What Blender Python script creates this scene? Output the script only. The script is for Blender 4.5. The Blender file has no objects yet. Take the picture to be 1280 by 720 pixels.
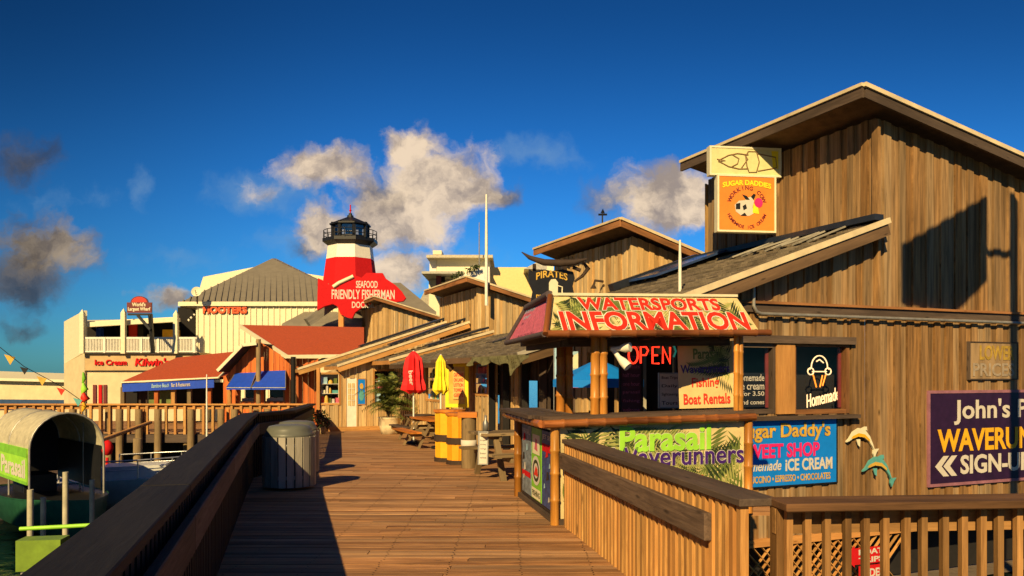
import bpy, math, random
from mathutils import Vector as V, Matrix
random.seed(7)
R = math.radians
sc = bpy.context.scene
C = sc.collection

# ------------------------------------------------------------------ camera, sky, sun
cam = bpy.data.objects.new('camera', bpy.data.cameras.new('camera'))
C.objects.link(cam); sc.camera = cam
cam.location = (0, 0, 1.65); cam.rotation_euler = (R(90), 0, 0)
cam.data.sensor_width = 36; cam.data.lens = 36*1000/1280
cam.data.shift_y = 108/1280; cam.data.clip_end = 5000; cam.data.clip_start = 0.05

L = V((.46, 1.5, -.94)).normalized()          # the way the sunlight travels
SUN_EL = math.asin(-L.z)
sun = bpy.data.objects.new('sun', bpy.data.lights.new('sun', 'SUN'))
C.objects.link(sun)
sun.data.energy = 5.0; sun.data.angle = R(.5); sun.data.color = (1, .73, .35)
sun.rotation_euler = L.to_track_quat('-Z', 'Y').to_euler()
sc.view_settings.view_transform = 'Standard'; sc.view_settings.look = 'None'
sc.view_settings.gamma = 1; sc.view_settings.exposure = 0.42
sc.render.engine = 'CYCLES'
sc.cycles.max_bounces = 6; sc.cycles.use_denoising = True

w = bpy.data.worlds.new('World'); sc.world = w; w.use_nodes = True
wn = w.node_tree; wn.nodes.clear()
def N(t, tp, **k):
    n = t.nodes.new(tp)
    for a, b in k.items(): setattr(n, a, b)
    return n
def M(t, op, a, b=None, c=None, clamp=False):
    n = N(t, 'ShaderNodeMath', operation=op, use_clamp=clamp)
    for i, v in enumerate((a, b, c)):
        if v is None: continue
        if isinstance(v, (int, float)): n.inputs[i].default_value = v
        else: t.links.new(v, n.inputs[i])
    return n.outputs[0]
def mixc(t, f, a, b, blend='MIX'):
    n = N(t, 'ShaderNodeMix', data_type='RGBA', blend_type=blend)
    for i, v in ((0, f), (6, a), (7, b)):
        if isinstance(v, (int, float)): n.inputs[i].default_value = v
        elif isinstance(v, tuple): n.inputs[i].default_value = (*v, 1) if len(v) == 3 else v
        else: t.links.new(v, n.inputs[i])
    return n.outputs[2]
sky = N(wn, 'ShaderNodeTexSky', sky_type='NISHITA')
sky.sun_disc = False; sky.sun_elevation = SUN_EL
sky.sun_rotation = math.atan2(-L.x, -L.y)
sky.altitude = 0; sky.air_density = 1.0; sky.dust_density = .3; sky.ozone_density = 3.0
hs = N(wn, 'ShaderNodeHueSaturation'); hs.inputs['Saturation'].default_value = 1.25
wn.links.new(sky.outputs[0], hs.inputs['Color'])
skyc = mixc(wn, 1.0, hs.outputs[0], (.15, .51, .84), 'MULTIPLY')
tc = N(wn, 'ShaderNodeTexCoord')
sp = N(wn, 'ShaderNodeSeparateXYZ'); wn.links.new(tc.outputs['Generated'], sp.inputs[0])
ys = M(wn, 'MAXIMUM', sp.outputs[1], .05)
u0 = M(wn, 'DIVIDE', sp.outputs[0], ys); v0 = M(wn, 'DIVIDE', sp.outputs[2], ys)
cb = N(wn, 'ShaderNodeCombineXYZ'); wn.links.new(u0, cb.inputs[0]); wn.links.new(v0, cb.inputs[1])
def wnoise(scale, detail, vec, rough=.6):
    n = N(wn, 'ShaderNodeTexNoise'); n.inputs['Scale'].default_value = scale
    n.inputs['Detail'].default_value = detail; n.inputs['Roughness'].default_value = rough
    wn.links.new(vec, n.inputs['Vector']); return n
def ramp(v, a, b, c, d):
    n = N(wn, 'ShaderNodeMapRange', interpolation_type='SMOOTHSTEP'); wn.links.new(v, n.inputs[0])
    for i_, q_ in enumerate((a, b, c, d)): n.inputs[i_+1].default_value = q_
    return n.outputs[0]
skyc = mixc(wn, 1.0, skyc, M(wn, 'MULTIPLY', ramp(v0, .12, .52, 1.0, .50), ramp(u0, -.7, -.1, .62, 1.0)), 'MULTIPLY')
dn = wnoise(13, 6, cb.outputs[0])
vm = N(wn, 'ShaderNodeVectorMath', operation='SUBTRACT'); wn.links.new(dn.outputs['Color'], vm.inputs[0]); vm.inputs[1].default_value = (.5, .5, .5)
vs = N(wn, 'ShaderNodeVectorMath', operation='SCALE'); wn.links.new(vm.outputs[0], vs.inputs[0]); vs.inputs['Scale'].default_value = .075
va = N(wn, 'ShaderNodeVectorMath', operation='ADD'); wn.links.new(cb.outputs[0], va.inputs[0]); wn.links.new(vs.outputs[0], va.inputs[1])
sd = N(wn, 'ShaderNodeSeparateXYZ'); wn.links.new(va.outputs[0], sd.inputs[0])
def blob(px, py, rx, ry, wt):
    a = M(wn, 'DIVIDE', M(wn, 'SUBTRACT', sd.outputs[0], (px-640)/1000), rx/1000)
    b = M(wn, 'DIVIDE', M(wn, 'SUBTRACT', sd.outputs[1], (468-py)/1000), ry/1000)
    r = M(wn, 'SQRT', M(wn, 'ADD', M(wn, 'MULTIPLY', a, a), M(wn, 'MULTIPLY', b, b)))
    return M(wn, 'MULTIPLY', M(wn, 'SUBTRACT', 1.0, M(wn, 'MULTIPLY', r, .62), clamp=True), wt)
def field(bl):
    o = None
    for b in bl:
        d = blob(*b); o = d if o is None else M(wn, 'MAXIMUM', o, d)
    return o
cream = field([(520, 182, 44, 34, 1), (550, 226, 84, 52, 1.05), (500, 268, 84, 52, 1.0), (425, 288, 66, 36, .92), (412, 212, 78, 34, .92), (505, 335, 64, 44, .78),
               (838, 252, 86, 58, 1.0), (330, 238, 50, 30, .55), (55, 312, 80, 50, .80), (205, 366, 46, 26, .68), (600, 238, 40, 26, .8)])
grey = field([(624, 240, 42, 24, .86), (780, 245, 66, 36, .84), (478, 236, 60, 40, .9), (34, 345, 92, 60, .92), (32, 198, 70, 40, .82), (30, 412, 52, 18, .6), (385, 308, 40, 22, .72)])
thin = field([(330, 240, 80, 40, .8), (676, 196, 80, 26, .74), (176, 236, 20, 44, .66), (90, 250, 90, 30, .5), (560, 330, 120, 40, .6), (230, 320, 120, 30, .55), (360, 300, 90, 40, .6)])
fb = wnoise(17, 9, va.outputs[0], .57)
fbs = M(wn, 'MULTIPLY', M(wn, 'SUBTRACT', fb.outputs[0], .5), .85)
def sstep(v, a, b):
    n = N(wn, 'ShaderNodeMapRange', interpolation_type='SMOOTHSTEP'); wn.links.new(v, n.inputs[0])
    n.inputs[1].default_value = a; n.inputs[2].default_value = b; return n.outputs[0]
dc = sstep(M(wn, 'ADD', cream, fbs), .32, .66)
dg = sstep(M(wn, 'ADD', grey, fbs), .30, .80)
dt = M(wn, 'MULTIPLY', sstep(M(wn, 'ADD', thin, fbs), .30, .75), .45)
shade = wnoise(13, 5, va.outputs[0])
shs = sstep(shade.outputs[0], .36, .62)
K = 10.0
ccream = mixc(wn, shs, (.27*K, .215*K, .175*K), (.68*K, .53*K, .37*K))
cgrey = mixc(wn, shs, (.055*K, .065*K, .095*K), (.13*K, .13*K, .15*K))
front = M(wn, 'GREATER_THAN', sp.outputs[1], .06)
ef = N(wn, 'ShaderNodeMapRange'); wn.links.new(u0, ef.inputs[0]); ef.inputs[1].default_value = -.62; ef.inputs[2].default_value = -.35; ef.inputs[3].default_value = .26; ef.inputs[4].default_value = 1.0
ccream = mixc(wn, 1.0, ccream, ef.outputs[0], 'MULTIPLY')
cgrey = mixc(wn, 1.0, cgrey, M(wn, 'MULTIPLY_ADD', ef.outputs[0], .6, .4), 'MULTIPLY')
s1 = mixc(wn, M(wn, 'MULTIPLY', dt, front), skyc, (.16*K, .27*K, .40*K))
s2 = mixc(wn, M(wn, 'MULTIPLY', M(wn, 'MULTIPLY', dg, .9), front), s1, cgrey)
s3 = mixc(wn, M(wn, 'MULTIPLY', M(wn, 'MULTIPLY', dc, .95), front), s2, ccream)
bg = N(wn, 'ShaderNodeBackground'); bg.inputs['Strength'].default_value = .1
wn.links.new(s3, bg.inputs[0])
wo = N(wn, 'ShaderNodeOutputWorld'); wn.links.new(bg.outputs[0], wo.inputs[0])

# ------------------------------------------------------------------ helpers
def P(px, py, Y):
    return V(((px-640)/1000*Y, Y, 1.65+(468-py)/1000*Y))
A = V((.924, .383, 0)); B = V((-.383, .924, 0)); S0 = V((3.81, 12.5, 0)); Z = V((0, 0, 1))
def ST(s, t, z=0): return S0 + A*s + B*t + Z*z
def sAt(px, t):
    u = (px-640)/1000; return (u*(S0.y+t*B.y)-(S0.x+t*B.x))/(A.x-u*A.y)
def tAt(px, s):
    u = (px-640)/1000; return (u*(S0.y+s*A.y)-(S0.x+s*A.x))/(B.x-u*B.y)
def zAt(py, p): return 1.65+(468-py)/1000*p.y
def deckz(y): return -.5*min(1, max(0, (y-11)/19))

class MB:
    def __init__(s): s.v = []; s.f = []; s.g = []; s.c = []; s.m = []; s.sm = []
    def add(s, vs, fs, gc=None, var=None, mi=0, smooth=False):
        o = len(s.v); vs = [V(p) for p in vs]
        s.v += vs
        if gc is None: gc = [(p.z, p.x, p.y) for p in vs]
        s.g += gc
        if var is None: var = (random.random(), random.random(), random.random())
        s.c += [(*var, 1)]*len(vs)
        for f in fs: s.f.append([i+o for i in f]); s.m.append(mi); s.sm.append(smooth)
        return s
    def box6(s, p, mi=0, var=None, gc=None):     # eight corners, 0-3 one end, 4-7 the other
        return s.add(p, [(3, 2, 1, 0), (4, 5, 6, 7), (0, 1, 5, 4), (1, 2, 6, 5), (2, 3, 7, 6), (3, 0, 4, 7)], gc, var, mi)
    def beam(s, a, b, w, h, up=Z, mi=0, var=None):
        a = V(a); b = V(b); d = b-a; l = d.length; d = d/l
        x = d.cross(V(up))
        if x.length < 1e-5: x = d.cross(V((0, 1, 0)))
        x.normalize(); y = x.cross(d)
        o = random.random()*20
        pts = []; gc = []
        for e, q in ((0, a), (l, b)):
            for i, j in ((-1, -1), (1, -1), (1, 1), (-1, 1)):
                pts.append(q+x*(i*w/2)+y*(j*h/2)); gc.append((e+o, i*w/2+o, j*h/2))
        return s.box6(pts, mi, var, gc)
    def box(s, c, sx, sy, sz, ang=0, mi=0, var=None):
        c = V(c); x = V((math.cos(ang), math.sin(ang), 0))
        return s.beam(c-x*sx/2, c+x*sx/2, sy, sz, Z, mi, var)
    def prism(s, poly, ext, mi=0, var=None):
        n = len(poly); ext = V(ext); a = [V(p) for p in poly]; b = [p+ext for p in a]
        return s.add(a+b, [tuple(range(n-1, -1, -1)), tuple(range(n, 2*n))]+[(i, (i+1) % n, n+(i+1) % n, n+i) for i in range(n)], None, var, mi)
    def poly(s, poly, mi=0, var=None): return s.add(poly, [tuple(range(len(poly)))], None, var, mi)
    def tube(s, pts, r, n=8, mi=0, var=None, smooth=True, caps=True):
        pts = [V(p) for p in pts]; rs = r if isinstance(r, (list, tuple)) else [r]*len(pts)
        vs = []; fs = []; gc = []; ac = 0; o = random.random()*20
        px = None
        for i, p in enumerate(pts):
            d = (pts[min(i+1, len(pts)-1)]-pts[max(i-1, 0)])
            d = d.normalized() if d.length > 1e-9 else Z.copy()
            x = d.cross(Z) if px is None else px - d*px.dot(d)
            if x.length < 1e-4: x = d.cross(V((0, 1, 0)))
            x.normalize(); px = x; y = d.cross(x)
            if i: ac += (p-pts[i-1]).length
            for k in range(n):
                a = 2*math.pi*k/n; vs.append(p+(x*math.cos(a)+y*math.sin(a))*rs[i]); gc.append((ac+o, rs[i]*math.cos(a), rs[i]*math.sin(a)))
        for i in range(len(pts)-1):
            for k in range(n): fs.append((i*n+k, i*n+(k+1) % n, (i+1)*n+(k+1) % n, (i+1)*n+k))
        s.add(vs, fs, gc, var, mi, smooth)
        if caps:
            s.add(vs[:n], [tuple(range(n-1, -1, -1))], gc[:n], var, mi); s.add(vs[-n:], [tuple(range(n))], gc[-n:], var, mi)
        return s
    def lathe(s, c, prof, n=24, mi=0, var=None, smooth=True, a0=0):
        c = V(c); vs = []; fs = []
        for r, z in prof:
            for k in range(n):
                a = 2*math.pi*k/n+a0; vs.append(c+V((r*math.cos(a), r*math.sin(a), z)))
        for i in range(len(prof)-1):
            for k in range(n): fs.append((i*n+k, i*n+(k+1) % n, (i+1)*n+(k+1) % n, (i+1)*n+k))
        return s.add(vs, fs, None, var, mi, smooth)
    def build(s, name, mat, parent=None, bevel=0):
        me = bpy.data.meshes.new(name)
        off = V((0, 0, 0))
        if parent is not None: off = parent.get('_w', None); off = V(off) if off is not None else V((0, 0, 0))
        me.from_pydata([p-off for p in s.v], [], s.f)
        at = me.attributes.new('gc', 'FLOAT_VECTOR', 'POINT'); at.data.foreach_set('vector', [x for g in s.g for x in g])
        at = me.attributes.new('var', 'FLOAT_COLOR', 'POINT'); at.data.foreach_set('color', [x for g in s.c for x in g])
        for m in (mat if isinstance(mat, list) else [mat]): me.materials.append(m)
        me.polygons.foreach_set('material_index', s.m); me.polygons.foreach_set('use_smooth', s.sm)
        me.update()
        o = bpy.data.objects.new(name, me); C.objects.link(o)
        if parent is not None: o.parent = parent; o['_w'] = tuple(off)
        else: o['_w'] = (0, 0, 0)
        if bevel:
            b = o.modifiers.new('edge', 'BEVEL'); b.width = bevel; b.segments = 1; b.limit_method = 'ANGLE'
        return o
def tag(o, label=None, cat=None, group=None, kind=None):
    if label: o['label'] = label
    if cat: o['category'] = cat
    if group: o['group'] = group
    if kind: o['kind'] = kind
    return o
def thing(name, loc, label, cat, group=None):
    o = bpy.data.objects.new(name, None); C.objects.link(o); o.location = loc; o['_w'] = tuple(loc)
    o.empty_display_size = .2
    return tag(o, label, cat, group)
def kids(o): return [c for c in bpy.data.objects if c.parent is o]
def dup(o, loc=None, rz=None, label=None):
    def rec(q, par):
        c = q.copy(); C.objects.link(c)
        if par is not None: c.parent = par
        for ch in kids(q): rec(ch, c)
        return c
    c = rec(o, None)
    if loc is not None: c.location = loc
    if rz is not None: c.rotation_euler.z = rz
    if label: c['label'] = label
    return c

# ------------------------------------------------------------------ materials
MT = {}
def mat(name, col, rough=.6, metal=0, bump=0, vary=.25, scale=6, emit=0, spec=.4):
    if name in MT: return MT[name]
    m = bpy.data.materials.new(name); m.use_nodes = True; t = m.node_tree; b = t.nodes['Principled BSDF']
    b.inputs['Roughness'].default_value = rough; b.inputs['Metallic'].default_value = metal
    b.inputs['Specular IOR Level'].default_value = spec
    tcd = N(t, 'ShaderNodeTexCoord')
    n = N(t, 'ShaderNodeTexNoise'); n.inputs['Scale'].default_value = scale; n.inputs['Detail'].default_value = 6; n.inputs['Roughness'].default_value = .65
    t.links.new(tcd.outputs['Object'], n.inputs['Vector'])
    lo = tuple(c*(1-vary) for c in col); hi = tuple(min(1, c*(1+vary)) for c in col)
    mr = N(t, 'ShaderNodeMapRange'); t.links.new(n.outputs[0], mr.inputs[0]); mr.inputs[1].default_value = .3; mr.inputs[2].default_value = .7
    cc = mixc(t, mr.outputs[0], lo, hi); t.links.new(cc, b.inputs['Base Color'])
    if emit: t.links.new(cc, b.inputs['Emission Color']); b.inputs['Emission Strength'].default_value = emit
    if bump:
        bp = N(t, 'ShaderNodeBump'); bp.inputs['Strength'].default_value = bump; bp.inputs['Distance'].default_value = .02
        t.links.new(n.outputs[0], bp.inputs['Height']); t.links.new(bp.outputs[0], b.inputs['Normal'])
    MT[name] = m; return m
def wood(name, dark, light, alt, rough=.75, var=(.6, 1.25), altmix=.6, knots=True, grime=.35):
    m = bpy.data.materials.new(name); m.use_nodes = True; t = m.node_tree; b = t.nodes['Principled BSDF']
    b.inputs['Roughness'].default_value = rough; b.inputs['Specular IOR Level'].default_value = .25
    g = N(t, 'ShaderNodeAttribute', attribute_name='gc'); a = N(t, 'ShaderNodeAttribute', attribute_name='var')
    mp = N(t, 'ShaderNodeMapping'); mp.inputs['Scale'].default_value = (1.1, 16, 16); t.links.new(g.outputs['Vector'], mp.inputs['Vector'])
    n = N(t, 'ShaderNodeTexNoise'); n.inputs['Scale'].default_value = 2.6; n.inputs['Detail'].default_value = 7; n.inputs['Roughness'].default_value = .65; n.inputs['Distortion'].default_value = .8
    t.links.new(mp.outputs[0], n.inputs['Vector'])
    mr = N(t, 'ShaderNodeMapRange'); t.links.new(n.outputs[0], mr.inputs[0]); mr.inputs[1].default_value = .32; mr.inputs[2].default_value = .68
    c1 = mixc(t, mr.outputs[0], dark, light)
    s3_ = N(t, 'ShaderNodeSeparateColor'); t.links.new(a.outputs['Color'], s3_.inputs[0])
    c2 = mixc(t, M(t, 'MULTIPLY', s3_.outputs[1], altmix), c1, alt)
    v = M(t, 'MULTIPLY_ADD', s3_.outputs[0], var[1]-var[0], var[0])
    # weather stains along the board
    mp2 = N(t, 'ShaderNodeMapping'); mp2.inputs['Scale'].default_value = (.5, 3, 3); t.links.new(g.outputs['Vector'], mp2.inputs['Vector'])
    n2 = N(t, 'ShaderNodeTexNoise'); n2.inputs['Scale'].default_value = 1.7; n2.inputs['Detail'].default_value = 5
    t.links.new(mp2.outputs[0], n2.inputs['Vector'])
    mr2 = N(t, 'ShaderNodeMapRange'); t.links.new(n2.outputs[0], mr2.inputs[0]); mr2.inputs[1].default_value = .35; mr2.inputs[2].default_value = .6; mr2.inputs[3].default_value = 1-grime; mr2.inputs[4].default_value = 1
    v2 = M(t, 'MULTIPLY', v, mr2.outputs[0])
    if knots:
        mp3 = N(t, 'ShaderNodeMapping'); mp3.inputs['Scale'].default_value = (2.2, 9, 9); t.links.new(g.outputs['Vector'], mp3.inputs['Vector'])
        vo = N(t, 'ShaderNodeTexVoronoi'); vo.inputs['Scale'].default_value = .9; t.links.new(mp3.outputs[0], vo.inputs['Vector'])
        mr3 = N(t, 'ShaderNodeMapRange'); t.links.new(vo.outputs['Distance'], mr3.inputs[0]); mr3.inputs[1].default_value = .05; mr3.inputs[2].default_value = .14; mr3.inputs[3].default_value = .4; mr3.inputs[4].default_value = 1
        v2 = M(t, 'MULTIPLY', v2, mr3.outputs[0])
    hsv = N(t, 'ShaderNodeHueSaturation'); t.links.new(c2, hsv.inputs['Color']); t.links.new(v2, hsv.inputs['Value'])
    t.links.new(hsv.outputs[0], b.inputs['Base Color'])
    bp = N(t, 'ShaderNodeBump'); bp.inputs['Strength'].default_value = .35; bp.inputs['Distance'].default_value = .008
    t.links.new(n.outputs[0], bp.inputs['Height']); t.links.new(bp.outputs[0], b.inputs['Normal'])
    MT[name] = m; return m
def glass(name, tint=(1, 1, 1), refl=.12):
    m = bpy.data.materials.new(name); m.use_nodes = True; t = m.node_tree; t.nodes.remove(t.nodes['Principled BSDF'])
    tr = N(t, 'ShaderNodeBsdfTransparent'); tr.inputs[0].default_value = (*tint, 1)
    gl = N(t, 'ShaderNodeBsdfGlossy'); gl.inputs['Roughness'].default_value = .03
    mx = N(t, 'ShaderNodeMixShader'); mx.inputs[0].default_value = refl
    t.links.new(tr.outputs[0], mx.inputs[1]); t.links.new(gl.outputs[0], mx.inputs[2]); t.links.new(mx.outputs[0], t.nodes['Material Output'].inputs[0])
    MT[name] = m; return m
W_WALL = wood('weathered_siding', (.38, .205, .070), (.74, .47, .175), (.66, .50, .27), altmix=.8, var=(.68, 1.2), grime=.3)
W_BIG = wood('big_siding', (.20, .098, .032), (.45, .24, .082), (.38, .27, .15), altmix=.8, var=(.7, 1.15), grime=.5)
W_DECK = wood('deck_boards', (.27, .118, .046), (.55, .275, .108), (.48, .29, .15), altmix=.7, var=(.66, 1.2), grime=.45)
W_FENCE = wood('fence_pine', (.36, .175, .050), (.66, .37, .12), (.60, .26, .07), altmix=.7, var=(.75, 1.15), grime=.25)
W_PICK = wood('brown_pickets', (.24, .115, .036), (.48, .25, .082), (.40, .22, .08), grime=.5)
W_CAPB = wood('brown_cap', (.12, .055, .022), (.27, .13, .05), (.2, .11, .055), grime=.55)
W_OLD = wood('dark_old_timber', (.06, .036, .024), (.16, .105, .07), (.12, .09, .07), var=(.7, 1.2))
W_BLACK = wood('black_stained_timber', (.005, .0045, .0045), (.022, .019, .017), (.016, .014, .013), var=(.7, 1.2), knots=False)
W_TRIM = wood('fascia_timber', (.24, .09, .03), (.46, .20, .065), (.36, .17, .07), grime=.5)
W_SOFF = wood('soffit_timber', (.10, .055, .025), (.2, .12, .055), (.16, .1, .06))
W_RED = wood('red_siding', (.55, .125, .024), (.76, .21, .045), (.62, .16, .04), knots=False, grime=.25)
W_ORANGE = wood('orange_paint_timber', (.55, .17, .02), (.72, .27, .04), (.65, .2, .03), knots=False, rough=.5)
W_POST = wood('piling_timber', (.20, .13, .06), (.36, .25, .12), (.3, .22, .12))
W_GREY = wood('grey_slats', (.26, .24, .19), (.42, .39, .31), (.36, .33, .28), knots=False)
W_BAMBOO = wood('bamboo', (.62, .24, .035), (.85, .43, .09), (.70, .22, .03), rough=.35, knots=False, grime=.5)
W_BAMDK = wood('bamboo_dark', (.20, .06, .018), (.46, .165, .045), (.28, .09, .03), rough=.3, knots=False, grime=.6)
SHINGLE = wood('grey_shingle', (.11, .088, .058), (.27, .215, .145), (.22, .18, .12), knots=False)
m_white = mat('white_paint', (.78, .74, .62), .5, vary=.1)
m_cream = mat('cream_paint', (.74, .68, .46), .6, vary=.08)
m_yellowwall = mat('yellow_stucco', (.78, .60, .26), .8, vary=.08)
m_tan = mat('tan_stucco', (.52, .36, .17), .8, vary=.15, scale=1.5)
m_tanlight = mat('light_tan_stucco', (.66, .54, .32), .8, vary=.12, scale=1.5)
m_black = mat('black_paint', (.012, .012, .013), .45)
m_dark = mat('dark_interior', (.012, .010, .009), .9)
m_darkbrown = mat('dark_brown', (.045, .026, .016), .8)
m_red = mat('red_paint', (.56, .013, .016), .8, vary=.12, spec=.1)
m_redroof = mat('red_shingles', (.42, .072, .018), .8, bump=.4, vary=.3, scale=14)
m_greyroof = mat('grey_metal_roof', (.21, .185, .14), .55, vary=.12, scale=2)
m_blue = mat('blue_canvas', (.008, .06, .50), .7, vary=.15)
m_bluesign = mat('blue_sign', (.008, .21, .72), .4, vary=.08)
m_yellow = mat('yellow_paint', (.80, .42, .015), .5, vary=.12)
m_yelloworange = mat('yellow_orange_paint', (.80, .33, .01), .5, vary=.12)
m_lemon = mat('lemon_canvas', (.85, .68, .02), .7, vary=.1)
m_orange = mat('orange_sign', (.78, .23, .03), .5, vary=.12, scale=2)
m_redcloth = mat('red_canvas', (.75, .015, .018), .75, vary=.15)
m_pink = mat('pink_print', (.62, .13, .18), .6, vary=.4, scale=22)
m_magenta = mat('magenta_paint', (.80, .02, .16), .5)
m_purple = mat('purple_print', (.055, .015, .16), .5)
m_green = mat('green_print', (.20, .50, .03), .5, vary=.2)
m_lime = mat('lime_print', (.34, .70, .05), .5, vary=.15)
m_leafd = mat('print_dark_leaf', (.025, .04, .012), .55)
m_leafm = mat('print_mid_leaf', (.13, .17, .035), .55)
m_leafl = mat('print_pale_leaf', (.36, .36, .10), .55)
m_print = mat('cream_print', (.66, .52, .24), .55, vary=.25, scale=4)
m_letter = mat('orange_red_print', (.68, .030, .010), .45, vary=.08)
m_gold = mat('gold_leaf', (.62, .38, .06), .4)
m_grey = mat('grey_metal', (.30, .30, .29), .45, .6)
m_galv = mat('galvanised', (.38, .36, .31), .45, .5)
m_lid = mat('grey_green_plastic', (.12, .125, .10), .4, vary=.12)
m_paper = mat('paper', (.60, .55, .46), .7, vary=.06)
m_tarp = mat('dark_tarp', (.02, .024, .034), .3)
m_solar = mat('blue_solar_panel', (.03, .055, .14), .15)
m_net = mat('green_netting', (.13, .12, .055), .9, vary=.4)
m_palm = mat('palm_leaf', (.09, .115, .022), .55, vary=.5)
m_palmy = mat('palm_leaf_pale', (.2, .2, .045), .55, vary=.4)
m_bush = mat('bush_leaf', (.05, .07, .02), .6, vary=.5)
m_pot = mat('cream_pot', (.70, .58, .36), .6)
m_lattice = mat('tan_shade_mesh', (.32, .24, .14), .8)
m_boat = mat('boat_gelcoat', (.56, .56, .53), .35, vary=.1)
m_boatcream = mat('canvas_cream', (.46, .42, .29), .7)
m_hull = mat('green_hull', (.02, .10, .05), .4)
m_neon = mat('red_neon', (1, .035, .012), .4, emit=1.6, vary=0)
m_neonw = mat('white_neon', (1, .72, .42), .4, emit=.55, vary=0)
m_neono = mat('orange_neon', (1, .25, .02), .4, emit=1.1, vary=0)
m_neong = mat('teal_neon', (.02, .30, .22), .4, emit=.25, vary=0)
m_teal = mat('teal_paint', (.10, .36, .34), .5, vary=.2)
m_skypic = mat('sky_print', (.35, .55, .65), .5, vary=.2)
m_maroon = mat('maroon_paint', (.14, .016, .014), .5)
m_glass = glass('window_glass', refl=.035)
m_glassd = glass('lantern_glass', (.75, .8, .85), refl=.25)
m_chrome = mat('steel', (.5, .5, .5), .3, .8)

# water
m_water = bpy.data.materials.new('harbour_water'); m_water.use_nodes = True
_t = m_water.node_tree; _b = _t.nodes['Principled BSDF']; _b.inputs['Base Color'].default_value = (.006, .014, .012, 1); _b.inputs['Roughness'].default_value = .08; _b.inputs['Specular IOR Level'].default_value = .15
_n = N(_t, 'ShaderNodeTexNoise'); _n.inputs['Scale'].default_value = 1.6; _n.inputs['Detail'].default_value = 5
_tc = N(_t, 'ShaderNodeTexCoord'); _t.links.new(_tc.outputs['Object'], _n.inputs['Vector'])
_bp = N(_t, 'ShaderNodeBump'); _bp.inputs['Strength'].default_value = .5; _bp.inputs['Distance'].default_value = .15
_t.links.new(_n.outputs[0], _bp.inputs['Height']); _t.links.new(_bp.outputs[0], _b.inputs['Normal'])

# ------------------------------------------------------------------ lettering and printed boards
class Fr:                      # a flat frame: origin in its middle, x to the right, y up, n towards the reader
    def __init__(s, o, x, y): s.o = V(o); s.x = V(x).normalized(); y = V(y); s.y = (y-s.x*y.dot(s.x)).normalized(); s.n = s.x.cross(s.y)
    def p(s, x, y, z=0): return s.o+s.x*x+s.y*y+s.n*z
def glyphs(txt, bold, shear=0, space=1.0):
    cu = bpy.data.curves.new('glyphs', 'FONT'); cu.body = txt; cu.size = 1; cu.offset = bold; cu.shear = shear; cu.space_character = space
    cu.resolution_u = 3; cu.align_x = 'LEFT'
    o = bpy.data.objects.new('glyphs', cu); C.objects.link(o)
    bpy.context.view_layer.update()
    me = bpy.data.meshes.new_from_object(o.evaluated_get(bpy.context.evaluated_depsgraph_get()))
    vs = [v.co.copy() for v in me.vertices]; fs = [tuple(p.vertices) for p in me.polygons]
    bpy.data.objects.remove(o); bpy.data.curves.remove(cu); bpy.data.meshes.remove(me)
    return vs, fs
def text(fr, txt, x0, x1, y0, y1, m, parent, bold=.02, shear=0, lift=.006, th=.004, name='lettering', arc=0, space=1.0, outline=None, ow=.03):
    if outline:
        text(fr, txt, x0, x1, y0, y1, outline, parent, bold+ow, shear, lift-.003, .001, 'letter_outline', arc, space, fit=(bold, shear))if False else None
    vs, fs = glyphs(txt, bold, shear, space)
    ax = min(p.x for p in vs); bx = max(p.x for p in vs); ay = min(p.y for p in vs); by = max(p.y for p in vs)
    def put(vs, z):
        o = []
        for p in vs:
            q = (p.x-ax)/(bx-ax); x = x0+q*(x1-x0); y = y0+(p.y-ay)/(by-ay)*(y1-y0)
            if arc: y += arc*(1-(2*q-1)**2)
            o.append(fr.p(x, y, z))
        return o
    if outline:
        v2, f2 = glyphs(txt, bold+ow, shear, space)
        mb = MB(); mb.add(put(v2, lift-.003), f2); mb.build('letter_outline', outline, parent)
    mb = MB()
    top = put(vs, lift+th); bot = put(vs, lift); n = len(vs)
    mb.add(top, fs)
    from collections import Counter
    ec = Counter(); 
    for f in fs:
        for i in range(len(f)): ec[(f[i], f[(i+1) % len(f)])] += 1
    side = [(a, b) for (a, b) in ec if (b, a) not in ec]
    if th > .0035: mb.add(top+bot, [(a, n+a, n+b, b) for a, b in side])
    return mb.build(name, m, parent)
def panel(fr, wd, ht, th, m, parent, name='panel', var=None):
    mb = MB(); mb.prism([fr.p(-wd/2, -ht/2, -th), fr.p(wd/2, -ht/2, -th), fr.p(wd/2, ht/2, -th), fr.p(-wd/2, ht/2, -th)], fr.n*th, var=var)
    return mb.build(name, m, parent)
def border(fr, wd, ht, bw, th, m, parent, name='frame', proud=.012):
    mb = MB()
    for a, b in (((-wd/2-bw/2, -ht/2-bw), (-wd/2-bw/2, ht/2+bw)), ((wd/2+bw/2, -ht/2-bw), (wd/2+bw/2, ht/2+bw)), ((-wd/2, ht/2+bw/2), (wd/2, ht/2+bw/2)), ((-wd/2, -ht/2-bw/2), (wd/2, -ht/2-bw/2))):
        mb.beam(fr.p(*a, proud-th/2), fr.p(*b, proud-th/2), bw, th, fr.n)
    return mb.build(name, m, parent)
def disc(fr, cx, cy, rx, ry, m, parent, name, z=.006, n=28, r0=0):
    mb = MB()
    if r0 == 0: mb.poly([fr.p(cx+rx*math.cos(2*math.pi*k/n), cy+ry*math.sin(2*math.pi*k/n), z) for k in range(n)])
    else:
        for k in range(n):
            a, b = 2*math.pi*k/n, 2*math.pi*(k+1)/n
            mb.poly([fr.p(cx+rx*q*math.cos(g), cy+ry*q*math.sin(g), z) for q, g in ((r0, a), (1, a), (1, b), (r0, b))])
    return mb.build(name, m, parent)
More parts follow.
